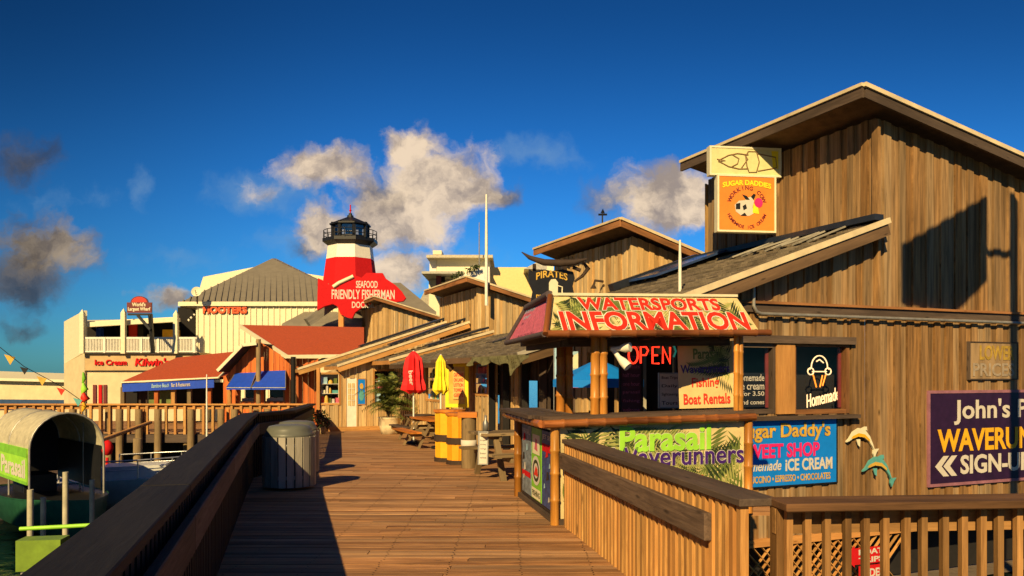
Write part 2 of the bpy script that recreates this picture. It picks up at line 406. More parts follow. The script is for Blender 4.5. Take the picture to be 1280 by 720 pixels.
def shape(fr, pts, m, parent, name, z=.006, th=0):
    mb = MB()
    if th: mb.prism([fr.p(x, y, z) for x, y in pts], fr.n*th)
    else: mb.poly([fr.p(x, y, z) for x, y in pts])
    return mb.build(name, m, parent)
def palm_print(fr, inside, box, n, parent, seed=1, z0=.002, ln=(.35, .7)):
    rnd = random.Random(seed); mb = MB()
    x0, x1, y0, y1 = box
    for i in range(n):
        cx, cy = rnd.uniform(x0, x1), rnd.uniform(y0, y1); an = rnd.uniform(0, 6.28); l = rnd.uniform(*ln); cur = rnd.uniform(-.8, .8)
        mi = rnd.choice((0, 0, 1, 1, 2)); z = z0+.00012*i
        k = 15
        for j in range(k):
            q = j/(k-1); a = an+cur*q
            bx, by = cx+math.cos(an+cur*q/2)*l*q, cy+math.sin(an+cur*q/2)*l*q
            for sd_ in (-1, 1):
                la = a+sd_*(1.0-.45*q); ll = l*.42*(1-.55*abs(q-.35)); wd = l*.027
                tx, ty = bx+math.cos(la)*ll, by+math.sin(la)*ll
                mx_, my_ = (bx+tx)/2, (by+ty)/2; nx, ny = -math.sin(la)*wd, math.cos(la)*wd
                pts = [(bx, by), (mx_+nx, my_+ny), (tx, ty), (mx_-nx, my_-ny)]
                if all(inside(*p) for p in pts): mb.add([fr.p(*p, z) for p in pts], [(0, 3, 2, 1)], None, None, mi)
    return mb.build('palm_print', [m_leafd, m_leafm, m_leafl], parent)

# ------------------------------------------------------------------ plank walls
def plank_wall(name, p0, p1, bot, top, m, parent, holes=(), pitch=.15, th=.04, relief=.032, rnd_bot=0, outward=None):
    """vertical boards from p0 to p1; bot/top are functions of the distance along; holes are (s0, s1, z0, z1)"""
    p0 = V(p0); p1 = V(p1); d = p1-p0; ln = d.length; d.normalize(); n = d.cross(Z)   # faces n
    if outward is not None and n.dot(V(outward)) < 0: n = -n
    cuts = {0.0, ln}
    k = 0.0
    while k < ln: cuts.add(round(k, 4)); k += pitch*random.uniform(.85, 1.15)
    for h in holes:
        for q in h[:2]:
            if 0 < q < ln: cuts.add(q)
    cuts = sorted(cuts); cuts = [c for i, c in enumerate(cuts) if i == 0 or c-cuts[i-1] > .012]
    cuts[-1] = ln
    mb = MB()
    for i in range(len(cuts)-1):
        a, b = cuts[i], cuts[i+1]; mid = (a+b)/2
        segs = [(bot(mid), None)]
        hs_ = sorted([h for h in holes if h[0] < mid < h[1]], key=lambda h: h[2])
        iv = []; lo = bot(mid)-random.uniform(0, rnd_bot)
        for h in hs_: iv.append((lo, h[2], False)); lo = h[3]
        iv.append((lo, None, True))
        off = n*(relief if i % 2 else 0)+n*random.uniform(0, .006)
        g = .0025; var = (random.random(), random.random(), random.random()); o = random.random()*30
        for zl, zh, last in iv:
            za, zb = (top(a), top(b)) if last else (zh, zh)
            if min(za, zb) <= zl: 
                if max(za, zb) <= zl: continue
                za = max(za, zl+.002); zb = max(zb, zl+.002)
            q = [p0+d*(a+g)+Z*zl, p0+d*(b-g)+Z*zl, p0+d*(b-g)+Z*zb, p0+d*(a+g)+Z*za]
            pts = [x+off-n*th for x in q]+[x+off for x in q]
            gc = [(x.z+o, a*3.1 if j in (0, 3, 4, 7) else b*3.1, 0) for j, x in enumerate(pts)]
            mb.box6(pts, 0, var, gc)
    return mb.build(name, m, parent)

# ================================================================== SETTING: water, decks
mb = MB(); mb.add([(-2500, -300, -2), (2500, -300, -2), (2500, 4000, -2), (-2500, 4000, -2)], [(0, 1, 2, 3)])
tag(mb.build('water', m_water), kind='structure')

def left_x(y):
    if y < 13.2: return -.66-.277*y-.2
    if y < 15.7: return -4.19-.33-(y-13.2)*.04
    return -4.62-(y-15.7)*.212
def kx(y): return .5+(y-8.78)*2.4/.82
def right_x(y):
    if y < 8.70: return 2.18-.175*y+.02
    if y < 9.6: return min(3.1, max(.6, kx(y)+.1))
    if y < 12.3: return 3.25
    return 3.3-.4145*(y-12.3)+.35
mb = MB(); y = -1.0
while y < 31.4:
    pw = .138
    x0, x1 = left_x(y), right_x(y)
    if y > 29.4: x0 = -26
    # long boards butt at one or two joints
    cuts = [x0]; xx = x0+random.uniform(1.5, 4.0)
    while xx < x1-1: cuts.append(xx); xx += random.uniform(3.0, 4.9)
    cuts.append(x1)
    for i in range(len(cuts)-1):
        z = deckz(y)-.02+random.uniform(-.003, .003)
        mb.beam((cuts[i]+.003, y+random.uniform(-.003, .003), z), (cuts[i+1]-.003, y+random.uniform(-.003, .003), deckz(y)-.02+random.uniform(-.003, .003)), pw-.013, .04)
    y += pw
for k in range(16):  # joists under the boards
    yy = .5+k*.55
    pass
y = 4.2
rr_ = random.Random(12)
while y < 14:
    x = -4.2
    while x < 1.6:
        if left_x(y)+.3 < x < right_x(y)-.1:
            for dy in (-.035, .035):
                px_, py_ = x+rr_.uniform(-.012, .012), y+dy+rr_.uniform(-.006, .006); q = .0065
                mb.poly([(px_-q, py_-q, deckz(y)+.0045), (px_+q, py_-q, deckz(y)+.0045), (px_+q, py_+q, deckz(y)+.0045), (px_-q, py_+q, deckz(y)+.0045)], 1)
        x += .61
    y += .138
tag(mb.build('boardwalk_deck', [W_DECK, m_dark]), kind='structure')
mb = MB(); y = 31.4
while y < 37:
    mb.beam((-26, y, -.52), (-5.5, y, -.52), .13, .04); y += .138
tag(mb.build('wharf_deck', W_DECK), kind='structure')
mb = MB(); mb.box((3.5, 24, -.62+.0), .2, .2, .1)
for y0, y1, xf in ((-1, 13.2, left_x), (13.2, 29.4, left_x)):
    mb.beam((xf(y0)+.06, y0, deckz(y0)-.20), (xf(y1)+.06, y1, deckz(y1)-.20), .06, .3)
for y0, y1 in ((-1, 8.6),):
    mb.beam((right_x(y0)-.05, y0, -.20), (right_x(y1)-.05, y1, -.20), .06, .3)
mb.beam((-26, 29.36, -.70), (-7.4, 29.36, -.70), .08, .3)
tag(mb.build('deck_rim_joists', W_OLD), kind='structure')
# ground under the shops
mb = MB(); mb.add([ST(-.6, 0, -1.98), ST(40, 0, -1.98), ST(40, 45, -1.98), ST(-.6, 45, -1.98)], [(0, 1, 2, 3)])
tag(mb.build('ground', mat('sandy_ground', (.16, .12, .08), .9)), kind='structure')

mb = MB()  # near-black boards painted in place of the shade under the wharf
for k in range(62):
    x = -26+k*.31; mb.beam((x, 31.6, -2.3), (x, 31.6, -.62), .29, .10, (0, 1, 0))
tag(mb.build('under_wharf_dark_boards', W_BLACK), 'black boards standing in for the shade under the far wharf', 'shade backing')
mb = MB(); y = 24.6
while y < 26.4: mb.beam((-16.5, y, -1.45), (-7.2, y, -1.45), .19, .05); y += .2
mb.beam((-16.5, 24.52, -1.6), (-7.2, 24.52, -1.6), .06, .35)
tag(mb.build('floating_dock', W_OLD), 'low dark floating dock lying before the far wharf pilings', 'dock')
# pilings under the decks
pts = [(-9.6, 30.2), (-10.1, 29.3), (-12.3, 30.4), (-13.6, 29.3), (-15.2, 30.3), (-16.9, 29.3), (-7.6, 29.3), (-8.9, 29.3), (-10.6, 29.3), (-11.7, 29.3), (-12.9, 29.3), (-14.3, 29.3), (-16.0, 29.3), (-17.9, 29.3), (-20, 29.3)]
pl = MB(); pl.tube([(0, 0, -2.4), (0, 0, 1.0)], .13, 10)
pil = pl.build('pier_piling', W_POST)
for i, (x, y) in enumerate(pts):
    o = pil if i == 0 else pil.copy()
    if i: C.objects.link(o)
    o.location = (x, y-.15, -.62)
    o.scale = (1, 1, 1)
    tag(o, 'round timber piling holding up the front edge of the far wharf', 'piling', 'pilings under the far wharf')

# ================================================================== railings
def railing(name, label, p0, p1, h, n_side, cap=True, mid_board=True, capm=W_BLACK, picketm=W_BLACK, midm=W_BLACK, pitch=.125, bot=-.25, pw=.04, post_step=2.0, capw=.27, under=False, midz=.82, board_h=.19, zf=deckz, posts=True, cap_t=.06, handside=1, pick=.02, hb0=0):
    p0 = V((p0[0], p0[1], 0)); p1 = V((p1[0], p1[1], 0)); d = (p1-p0); ln = d.length; d.normalize(); n = V((d.y, -d.x, 0))*n_side
    mid = (p0+p1)/2
    r = thing(name, (mid.x, mid.y, zf(mid.y)), label, 'railing', 'wooden railings along the boardwalk')
    def q(s, off, z): p = p0+d*s; return p+n*off+Z*(zf(p.y)+z)
    mb = MB()
    k = max(1, round(ln/3.2))
    for i in range(k): mb.beam(q(ln*i/k+(.002 if i else 0), 0, h-cap_t/2), q(ln*(i+1)/k-.002, 0, h-cap_t/2+random.uniform(-.004, .004)), capw, cap_t)
    mb.build('cap_rail', capm, r, bevel=.006)
    if mid_board:
        mb = MB()
        for i in range(k): mb.beam(q(ln*i/k+(.002 if i else hb0), handside*.07, midz-board_h/2), q(ln*(i+1)/k-.002, handside*.07, midz-board_h/2), .05, board_h)
        mb.build('hand_board', midm, r, bevel=.005)
    if under:
        mb = MB(); mb.beam(q(0, -.045, h-cap_t-.075), q(ln, -.045, h-cap_t-.075), .04, .14); mb.build('top_board', picketm, r)
    cnt = int(ln/pitch)
    for i in range(cnt):
        s = (i+.5)*ln/cnt
        mb = MB(); jit = random.uniform(-.008, .008)
        tp = h-cap_t-.001
        mb.beam(q(s+jit, pick, bot), q(s+jit, pick, tp), pw, pw, n, var=(random.random(), random.random()**2, 0))
        mb.build('picket', picketm, r)
    if posts:
        m_ = max(1, round(ln/post_step))
        for i in range(m_+1):
            mb = MB(); s = min(ln-.05, max(.05, ln*i/m_)); mb.beam(q(s, -.06, bot), q(s, -.06, h-cap_t-.001), .09, .09, n); mb.build('post', picketm, r)
    return r
railing('wooden_railing', 'long black weathered railing with wide cap along the left edge in the foreground', (-.99, 1.2), (-4.32, 13.2), 1.07, 1, capw=.25, cap_t=.05, pitch=.115, pw=.072, midz=.9, handside=1.8, midm=W_OLD)
railing('wooden_railing', 'short black railing behind the slatted bins where the left edge turns', (-4.32, 13.24), (-4.40, 15.7), 1.07, 1, pitch=.115, pw=.072, midz=.9, handside=1.8, midm=W_OLD)
railing('wooden_railing', 'dark railing beyond the bins running on to the far wharf', (-4.40, 15.74), (-7.3, 29.2), 1.07, 1, pitch=.18, midz=.9)
railing('wooden_railing', 'sunlit pine picket railing sloping in front of the hut with dark cap and board', (2.18-.175*4.50, 4.50), (2.18-.175*8.70, 8.70), .95, -1, pick=.075, capm=W_OLD, picketm=W_FENCE, midm=W_OLD, pitch=.098, pw=.05, hb0=.42, midz=.80, board_h=.17, capw=.24, cap_t=.045, bot=-.30, posts=False, handside=1.75)
railing('wooden_railing', 'brown picket railing crossing the lower right corner before the purple sign', (1.47, 4.44), (7.2, 4.95), .95, 1, capm=W_CAPB, picketm=W_PICK, mid_board=False, pitch=.112, pw=.036, under=True, bot=-.6, capw=.26, cap_t=.045, post_step=1.9, zf=lambda y: 0)
railing('wooden_railing', 'far wharf railing with pale posts in front of the red roofed restaurants', (-26, 29.4), (-7.35, 29.4), 1.06, 1, capm=W_FENCE, picketm=W_FENCE, mid_board=False, pitch=.34, pw=.09, bot=-.12, capw=.2, post_step=1.5, under=True)

# ================================================================== shop row
def shed(t0, t1, zpk, slope, label, name, s_front=2.5, s_back=8, ov=.68, wallm=W_WALL, tov=.38, zbot=2.6, pitch=.16, zf_bot=None, rise=.22):
    r = thing(name, ST(s_front, t0, -1.9), label, 'shop')
    topz = lambda s: zpk-slope*(s-(s_front-ov))-rise
    zb = zbot
    plank_wall('front_wall', ST(s_front, t1), ST(s_front, t0), lambda q: (zf_bot or zb), lambda q: topz(s_front), wallm, r, pitch=pitch, outward=-A)
    # roof slab, fascia, white edge
    s0, s1 = s_front-ov, s_back
    mb = MB()
    te = t1+(.05 if name == 'ice_cream_shop' else .3)
    mb.prism([ST(s0, t0-tov, zpk-.06), ST(s1, t0-tov, zpk-.06-slope*(s1-s0)), ST(s1, te, zpk-.06-slope*(s1-s0)), ST(s0, te, zpk-.06)], Z*.06)
    mb.build('roof', SHINGLE, r)
    mb = MB()
    e = .03
    mb.beam(ST(s0-e, t0-tov-.02, zpk-.02), ST(s0-e, te, zpk-.02), .05, .055)
    mb.beam(ST(s0, t0-tov-e, zpk-.02), ST(s1, t0-tov-e, zpk-.02-slope*(s1-s0)), .06, .07)
    mb.build('roof_edge', mat('cream_trim', (.66, .54, .33), .6, vary=.2, scale=3), r)
    mb = MB()
    mb.beam(ST(s0, t0-tov, zpk-.14), ST(s0, te, zpk-.14), .05, .17)
    mb.beam(ST(s0+.03, t0-tov, zpk-.14), ST(s1, t0-tov, zpk-.14-slope*(s1-s0)), .05, .17)
    mb.build('fascia', W_OLD if name == 'ice_cream_shop' else W_TRIM, r)
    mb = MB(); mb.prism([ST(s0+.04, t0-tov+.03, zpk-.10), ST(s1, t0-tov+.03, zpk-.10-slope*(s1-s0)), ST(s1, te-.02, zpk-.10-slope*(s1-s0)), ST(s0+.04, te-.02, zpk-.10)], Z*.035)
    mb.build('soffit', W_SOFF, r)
    return r, topz
m_trimtan = mat('cream_trim', (.66, .54, .33), .6, vary=.2, scale=3)
def lean(r, t0, t1, se, ze, slope, stop=2.45, th=.12, edge=m_trimtan, under=W_TRIM, top=SHINGLE, tov=.3, dark=True):
    z = lambda s: ze+slope*(s-se)
    mb = MB(); k = se; nrm = (A*-slope+Z).normalized()
    while k < stop-.02:
        e = min(stop, k+.24); tt = t0-tov
        while tt < t1-.01:
            t9 = min(t1, tt+random.uniform(.18, .34)); dz_ = random.uniform(0, .018)
            mb.box6([ST(k, tt, z(k)-.05), ST(k, t9, z(k)-.05), ST(k, t9, z(k)+.012+dz_), ST(k, tt, z(k)+.012+dz_), ST(e, tt, z(e)-.05), ST(e, t9, z(e)-.05), ST(e, t9, z(e)-.004), ST(e, tt, z(e)-.004)])
            tt = t9
        k = e
    mb.build('lean_to_roof', top, r)
    mb = MB(); mb.beam(ST(se-.02, t0-tov-.03, z(se)-.01), ST(stop, t0-tov-.03, z(stop)-.01), .05, .09); mb.build('rake_edge', edge, r)
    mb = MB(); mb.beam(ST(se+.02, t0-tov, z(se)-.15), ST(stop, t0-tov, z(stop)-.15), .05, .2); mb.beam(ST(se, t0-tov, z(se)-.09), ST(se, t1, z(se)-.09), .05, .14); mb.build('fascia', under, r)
    mb = MB()
    t = t0
    while t < t1: mb.beam(ST(se+.05, t, z(se+.05)-.115), ST(stop, t, z(stop)-.115), .05, .11); t += .8
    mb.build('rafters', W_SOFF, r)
    if dark:
        sm_ = se+(stop-se)*.42; mb = MB(); mb.beam(ST(sm_, t0+.5, z(sm_)+.10), ST(stop+.1, t0+.5, z(stop+.1)+.14), .12, .08); mb.beam(ST(sm_+.1, t0+1.1, z(sm_+.1)+.10), ST(stop+.05, t0+1.1, z(stop)+.16), .5, .05); mb.build('rolled_tarp', m_tarp, r)
    return z

# --- ice cream shop (nearest, big)
zr = lambda s: 2.835+.352*(s+1.405)
shop, topz = shed(0, 4.62, 6.32, .2, 'tall brown board shop with ice cream signs filling the right side', 'ice_cream_shop', s_back=9.5, ov=.68, wallm=W_BIG, zbot=3.0)
def side_rect(px0, px1, py0, py1, t=0):
    s0, s1 = sAt(px0, t), sAt(px1, t); p = ST((s0+s1)/2, t)
    return s0, s1, zAt(py1, p), zAt(py0, p)
win = [side_rect(922, 966, 432, 514), side_rect(991, 1057, 431, 514)]
SS = -.75
holes = [(h[0]-SS, h[1]-SS, h[2], h[3]) for h in win]
plank_wall('side_wall', ST(SS, 0), ST(2.44, 0), lambda q: 2.77, lambda q: zr(q+SS)-.12, W_BIG, shop, pitch=.16, rnd_bot=.03, outward=-B)
plank_wall('side_wall', ST(SS, 0), ST(9, 0), lambda q: -.95, lambda q: 2.62, W_BIG, shop, holes=holes, pitch=.16, outward=-B)
plank_wall('side_wall', ST(2.5, 0), ST(9, 0), lambda q: 2.77, lambda q: topz(q+2.5), W_BIG, shop, pitch=.17, rnd_bot=.03, outward=-B)
mb = MB(); mb.beam(ST(SS, -.02, 2.70), ST(9, -.02, 2.70), .10, .16); mb.build('belt_board', W_OLD, shop)
mb = MB(); mb.beam(ST(SS, -.06, 2.77), ST(9, -.06, 2.77), .10, .04); mb.build('belt_cap', W_TRIM, shop)
mb = MB(); mb.beam(ST(2.47, -.035, 2.79), ST(2.47, -.035, topz(2.5)-.05), .14, .05, A); mb.build('corner_board', W_BIG, shop)
z_lean = lean(shop, 0, 5.0, -2.0, zr(-2.0), .352, edge=m_trimtan, under=W_SOFF, tov=.3, dark=False)
mb = MB(); mb.beam(ST(2.36, -.2, zr(2.36)+.09), ST(2.36, 5, zr(2.36)+.09), .2, .10); mb.beam(ST(.2, 4.9, zr(.2)+.10), ST(2.36, 4.9, zr(2.36)+.10), .2, .16)
mb.build('roof_flashing', m_tarp, shop)
mb = MB(); 
for k in range(3):
    s_ = .55+k*.6; mb.prism([ST(s_, 3.7, zr(s_)+.10), ST(s_+.55, 3.7, zr(s_+.55)+.10), ST(s_+.55, 4.75, zr(s_+.55)+.10), ST(s_, 4.75, zr(s_)+.10)], Z*.05)
mb.build('solar_panel', m_solar, shop)
mb = MB()
for k in range(7):
    t_ = 2.6-k*.36
    mb.beam(ST(1.5+random.uniform(-.1, .1), t_, zr(1.5)+.05), ST(2.3, t_+random.uniform(-.2, .2), zr(2.3)+.06), .16, .03, V((-.33, 0, 1)))
mb.build('loose_shingles', W_GREY, shop)
plank_wall('lower_front_wall', ST(-.6, 5.0), ST(-.6, .02), lambda q: -.7, lambda q: zr(-.6)-.15, W_WALL, shop, holes=[(.6, 1.7, -.3, 2.1), (2.4, 3.6, .8, 2.0)], outward=-A)
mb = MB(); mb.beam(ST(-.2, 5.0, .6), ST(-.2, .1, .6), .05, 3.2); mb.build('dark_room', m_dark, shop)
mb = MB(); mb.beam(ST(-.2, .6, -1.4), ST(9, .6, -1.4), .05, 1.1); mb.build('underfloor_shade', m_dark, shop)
mb = MB(); mb.beam(ST(SS, -.03, -.98), ST(9, -.03, -.98), .08, .12); mb.build('sill_beam', W_FENCE, shop)
# lattice skirting
mb = MB(); z0, z1 = -2.0, -1.04
for sgn, off in ((1, -.01), (-1, -.022)):
    k = -1.0
    while k < 9:
        a, b = (k, z0), (k+.96*sgn, z1)
        if min(a[0], b[0]) > SS and max(a[0], b[0]) < 3.2: mb.beam(ST(a[0], off, a[1]), ST(b[0], off, b[1]), .012, .05, B)
        k += .17
    if sgn == 1: pass
mb.build('lattice_skirting', W_FENCE, shop)
for i, h in enumerate(win):
    fr = Fr(ST((h[0]+h[1])/2, -.03, (h[2]+h[3])/2), A, Z); wd = h[1]-h[0]; ht = h[3]-h[2]
    f = border(fr, wd-.06, ht-.06, .07, .12, W_TRIM if i else W_OLD, shop, 'window')
    mb = MB(); mb.poly([fr.p(-wd/2+.02, -ht/2+.02, -.05), fr.p(wd/2-.02, -ht/2+.02, -.05), fr.p(wd/2-.02, ht/2-.02, -.05), fr.p(-wd/2+.02, ht/2-.02, -.05)]); mb.build('pane', m_glass, f)
    mb = MB(); mb.prism([fr.p(-wd/2-.5, -ht/2-.4, -.55), fr.p(wd/2+.7, -ht/2-.4, -.55), fr.p(wd/2+.7, ht/2+.4, -.55), fr.p(-wd/2-.5, ht/2+.4, -.55)], fr.n*-.03); mb.build('dark_backing', m_dark, f)
    mb = MB(); mb.beam(fr.p(wd/2-.05, -ht/2+.05, -.12), fr.p(wd/2-.05, ht/2-.05, -.12), .05, .05); mb.beam(fr.p(-wd/2+.08, -ht/2+.05, -.12), fr.p(-wd/2+.08, 0, -.12), .06, .04); mb.build('red_curtain', m_maroon, f)
h0, h1 = win
mb = MB(); mb.beam(ST((h0[1]+h1[0])/2, -.05, h0[2]-.05), ST((h0[1]+h1[0])/2, -.05, h0[3]+.03), (h1[0]-h0[1])*.9, .06, B); mb.build('mullion', W_FENCE, shop)
mb = MB(); mb.beam(ST(h0[0]-.1, -.10, h0[2]-.11), ST(h1[1]+.15, -.10, h0[2]-.11), .16, .06); mb.beam(ST(h0[0]-.1, -.07, h0[3]+.10), ST(h1[1]+.12, -.07, h0[3]+.10), .09, .12); mb.build('sill', W_OLD, shop)
# conduit
mb = MB()
c1, c2 = sAt(941, -.1), sAt(948, -.1); zc = zAt(392, ST(c2, -.1))
mb.tube([ST(c1, -.12, zr(c1)-.02), ST(c1, -.12, zc+.12), ST(c1+.05, -.12, zc+.03), ST(c1+.14, -.12, zc), ST(9, -.12, zc)], .028, 8)
tag(mb.build('conduit_pipe', m_galv), 'thin grey conduit bending along the belt board of the ice cream shop', 'pipe')

# --- sheds further along
peak_t = 7.5
pub, _ = shed(7.86, 12.5, 5.60, .30, 'plank pub building with white edged roof behind the black pub sign', 'pub_building', ov=.57, s_back=7, zbot=1.5)
plank_wall('side_wall', ST(2.5, 7.86), ST(6.5, 7.86), lambda q: 1.5, lambda q: 5.60-.3*(q+.57)-.2, W_WALL, pub, outward=-B)
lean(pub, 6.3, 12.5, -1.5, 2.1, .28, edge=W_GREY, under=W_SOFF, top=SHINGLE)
t2 = tAt(597, 2.5); t2b = tAt(547, 2.5)
p_ = ST(1.9, t2-.35); z2 = zAt(345, p_)
beach, _ = shed(t2, t2b-.3, z2, .26, 'plank beach shop with tall white pole standing before its upper wall', 'beach_shop', ov=.6, s_back=7, zbot=1.5)
plank_wall('side_wall', ST(2.5, t2), ST(6.5, t2), lambda q: 1.5, lambda q: z2-.26*(q+.6)-.2, W_WALL, beach, outward=-B)
t3 = tAt(479, 2.5); t3b = tAt(447, 2.5); p_ = ST(1.9, t3-.35); z3 = zAt(370, p_)
gift, _ = shed(t3, t3b, z3, .27, 'farthest plank shop with low upper storey beneath the red fish sign', 'gift_shop', ov=.6, s_back=9, zbot=1.5)
plank_wall('side_wall', ST(2.5, t3), ST(8.5, t3), lambda q: .5, lambda q: z3-.27*(q+.6)-.2, W_WALL, gift, outward=-B)
# extra board sides left of the corners so the boxes read solid
for r_, ta, zt in ((pub, 12.5, 5.2), (beach, t2b-.3, z2-.4), (gift, t3b, z3-.4), (shop, 4.75, 5.9)):
    plank_wall('back_wall', ST(2.5, ta), ST(6.5, ta), lambda q: 1.5, lambda q: zt-.28*q, W_WALL, r_, outward=B)

# lean-to roofs of the beach shop
tC = tAt(555, -1.5); zC = zAt(452, ST(-1.5, tC))
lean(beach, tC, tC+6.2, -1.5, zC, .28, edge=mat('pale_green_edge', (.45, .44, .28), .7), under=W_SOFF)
tD = tAt(484, -1.5); zD = zAt(450, ST(-1.5, tD))
lean(beach, tD, tD+3, -1.5, zD, .28, under=W_ORANGE if False else W_FENCE)
TF = 20.5
sE = sAt(420, TF); zE = zAt(457, ST(sE, TF-.3))
lean(beach, TF, TF+2.6, sE, zE, .34, stop=2.4, under=W_FENCE)
sG = sAt(372, TF+2.8); zG = zAt(461, ST(sG, TF+2.8))
lean(gift, TF+2.8, TF+6, sG, zG, .33, stop=2.4, under=W_FENCE, tov=.1)

# lower front walls with openings
def shop_window(r, fr, wd, ht, seed, bright=1.0, framem=W_FENCE, name='window'):
    f = border(fr, wd, ht, .07, .1, framem, r, name)
    mb = MB(); mb.poly([fr.p(-wd/2, -ht/2, -.02), fr.p(wd/2, -ht/2, -.02), fr.p(wd/2, ht/2, -.02), fr.p(-wd/2, ht/2, -.02)]); mb.build('pane', m_glass, f)
    mb = MB(); mb.prism([fr.p(-wd/2-.05, -ht/2-.05, -.5), fr.p(wd/2+.05, -ht/2-.05, -.5), fr.p(wd/2+.05, ht/2+.05, -.5), fr.p(-wd/2-.05, ht/2+.05, -.5)], fr.n*-.02); mb.build('dark_backing', m_dark, f)
    rnd = random.Random(seed); mb = MB(); sh = MB()
    ms = [m_paper, m_skypic, m_gold, m_teal, m_letter, m_cream, m_leafm, m_pink]
    rows = max(3, int(ht/.34))
    for k in range(rows):
        z = -ht/2+k*ht/rows
        sh.beam(fr.p(-wd/2, z, -.2), fr.p(wd/2, z, -.2), .28, .02)
        x = -wd/2+.04
        while x < wd/2-.06:
            ww = rnd.uniform(.05, .24); hh = rnd.uniform(.10, .9*ht/rows); mi = rnd.randrange(len(ms))
            if rnd.random() < .5: mb.beam(fr.p(x+ww/2, z+.01, -.18), fr.p(x+ww/2, z+.01+hh, -.18), ww, .1, fr.n, mi)
            else: mb.tube([fr.p(x+ww/2, z+.01, -.18), fr.p(x+ww/2, z+.01+hh*.6, -.18), fr.p(x+ww/2, z+.01+hh, -.18)], [ww*.45, ww*.4, ww*.18], 8, mi)
            x += ww+rnd.uniform(.0, .05)
    sh.build('shelves', m_paper, f); mb.build('shelf_goods', ms, f)
    return f
SF = -.6
def front_hole(px0, px1, py0, py1):
    ta, tb = tAt(px0, SF), tAt(px1, SF); p = ST(SF, (ta+tb)/2); return max(ta, tb), min(ta, tb), zAt(py1, p), zAt(py0, p)
TB0, TB1 = 12.5, TF
fh = [front_hole(533, 551, 457, 501), front_hole(592, 611, 453, 494), front_hole(622, 634, 453, 560)]
plank_wall('lower_front_wall', ST(SF, TB1), ST(SF, 8.0), lambda q: -.8, lambda q: 2.05, W_WALL, beach, holes=[(TB1-h[0], TB1-h[1], h[2], h[3]) for h in fh], outward=-A)
for i, h in enumerate(fh[:2]):
    fr = Fr(ST(SF-.03, (h[0]+h[1])/2, (h[2]+h[3])/2), -B, Z); shop_window(beach, fr, h[0]-h[1]-.1, h[3]-h[2]-.1, 5+i)
h = fh[2]; fr = Fr(ST(SF+.05, (h[0]+h[1])/2, (h[2]+h[3])/2), -B, Z)
d_ = panel(fr, h[0]-h[1], h[3]-h[2], .05, m_darkbrown, beach, 'door'); border(fr, (h[0]-h[1])*.7, (h[3]-h[2])*.8, .06, .03, m_black, d_, 'frame')
# pub front: dark openings and posts between t=5 and 8
ph = [(.5, 1.3, -.6, 1.5), (1.7, 2.6, .2, 1.5)]
plank_wall('lower_front_wall', ST(SF+.02, 7.98), ST(SF+.02, 5.02), lambda q: -.7, lambda q: 2.3, W_OLD, pub, holes=ph, outward=-A)
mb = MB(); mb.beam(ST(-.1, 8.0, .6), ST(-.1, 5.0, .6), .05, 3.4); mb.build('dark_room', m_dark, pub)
for k, (t_, m_) in enumerate(((9.6, W_BLACK), (8.6, W_BLACK), (7.4, W_BLACK), (6.4, W_OLD), (5.3, W_BLACK), (3.6, W_BLACK), (2.2, W_GREY), (1.0, W_BLACK))):
    mb = MB(); mb.beam(ST(SF-.12, t_, -.6), ST(SF-.12, t_, 2.2), .16, .16); mb.build('post', m_, pub if t_ > 5 else shop)
# far wall with white door
Wz = lambda px, py: zAt(py, ST(sAt(px, TF), TF))
sL = sAt(396, TF)
def far_rect(px0, px1, py0, py1): s0, s1 = sAt(px0, TF), sAt(px1, TF); p = ST((s0+s1)/2, TF); return s0, s1, zAt(py1, p), zAt(py0, p)
fw = [far_rect(399, 426, 466, 506), far_rect(433, 445.5, 473, 540), far_rect(466, 500, 462, 505)]
plank_wall('end_wall', ST(sL, TF), ST(SF, TF), lambda q: -.62, lambda q: zE+.34*(q+sL-sE)-.12, W_WALL, beach, holes=[(h[0]-sL, h[1]-sL, h[2], h[3]) for h in fw], outward=-B)
for i in (0, 2):
    h = fw[i]; fr = Fr(ST((h[0]+h[1])/2, TF-.03, (h[2]+h[3])/2), A, Z); shop_window(beach, fr, h[1]-h[0]-.12, h[3]-h[2]-.12, 21+i)
h = fw[1]; fr = Fr(ST((h[0]+h[1])/2, TF-.01, (h[2]+h[3])/2), A, Z)
door = panel(fr, h[1]-h[0], h[3]-h[2], .05, m_white, beach, 'door'); wd = h[1]-h[0]; ht = h[3]-h[2]
fr2 = Fr(fr.p(0, ht*.2, .006), A, Z); g_ = panel(fr2, wd*.62, ht*.42, .004, m_skypic if False else m_gold, door, 'pane')
mb = MB()
for k in (-1, 0, 1): mb.beam(fr2.p(k*wd*.16, -ht*.21, .01), fr2.p(k*wd*.16, ht*.21, .01), .02, .015)
for k in (-1, 0, 1): mb.beam(fr2.p(-wd*.31, k*ht*.11, .012), fr2.p(wd*.31, k*ht*.11, .012), .02, .015)
mb.build('glazing_bars', m_white, door)
mb = MB(); mb.beam(ST(sL, TF-.07, -.42), ST(SF, TF-.07, -.42), .04, .16); mb.build('skirting', W_FENCE, beach)
mb = MB(); mb.beam(ST(sL+.05, TF-.05, -.5), ST(sL+.05, TF-.05, 1.9), .12, .1); mb.build('corner_post', W_FENCE, beach)
h = far_rect(447, 456, 474, 505); fr = Fr(ST((h[0]+h[1])/2, TF-.05, (h[2]+h[3])/2), A, Z); wd = h[1]-h[0]; ht = h[3]-h[2]
t_ = thing('poster_board', fr.o, 'narrow blue poster board beside the white shop door', 'poster')
panel(fr, wd, ht, .03, m_bluesign, t_); border(fr, wd, ht, .03, .04, W_FENCE, t_); disc(fr, 0, -ht*.15, wd*.35, ht*.22, m_teal, t_, 'picture'); disc(fr, 0, ht*.22, wd*.25, ht*.12, m_gold, t_, 'picture_top', .007)

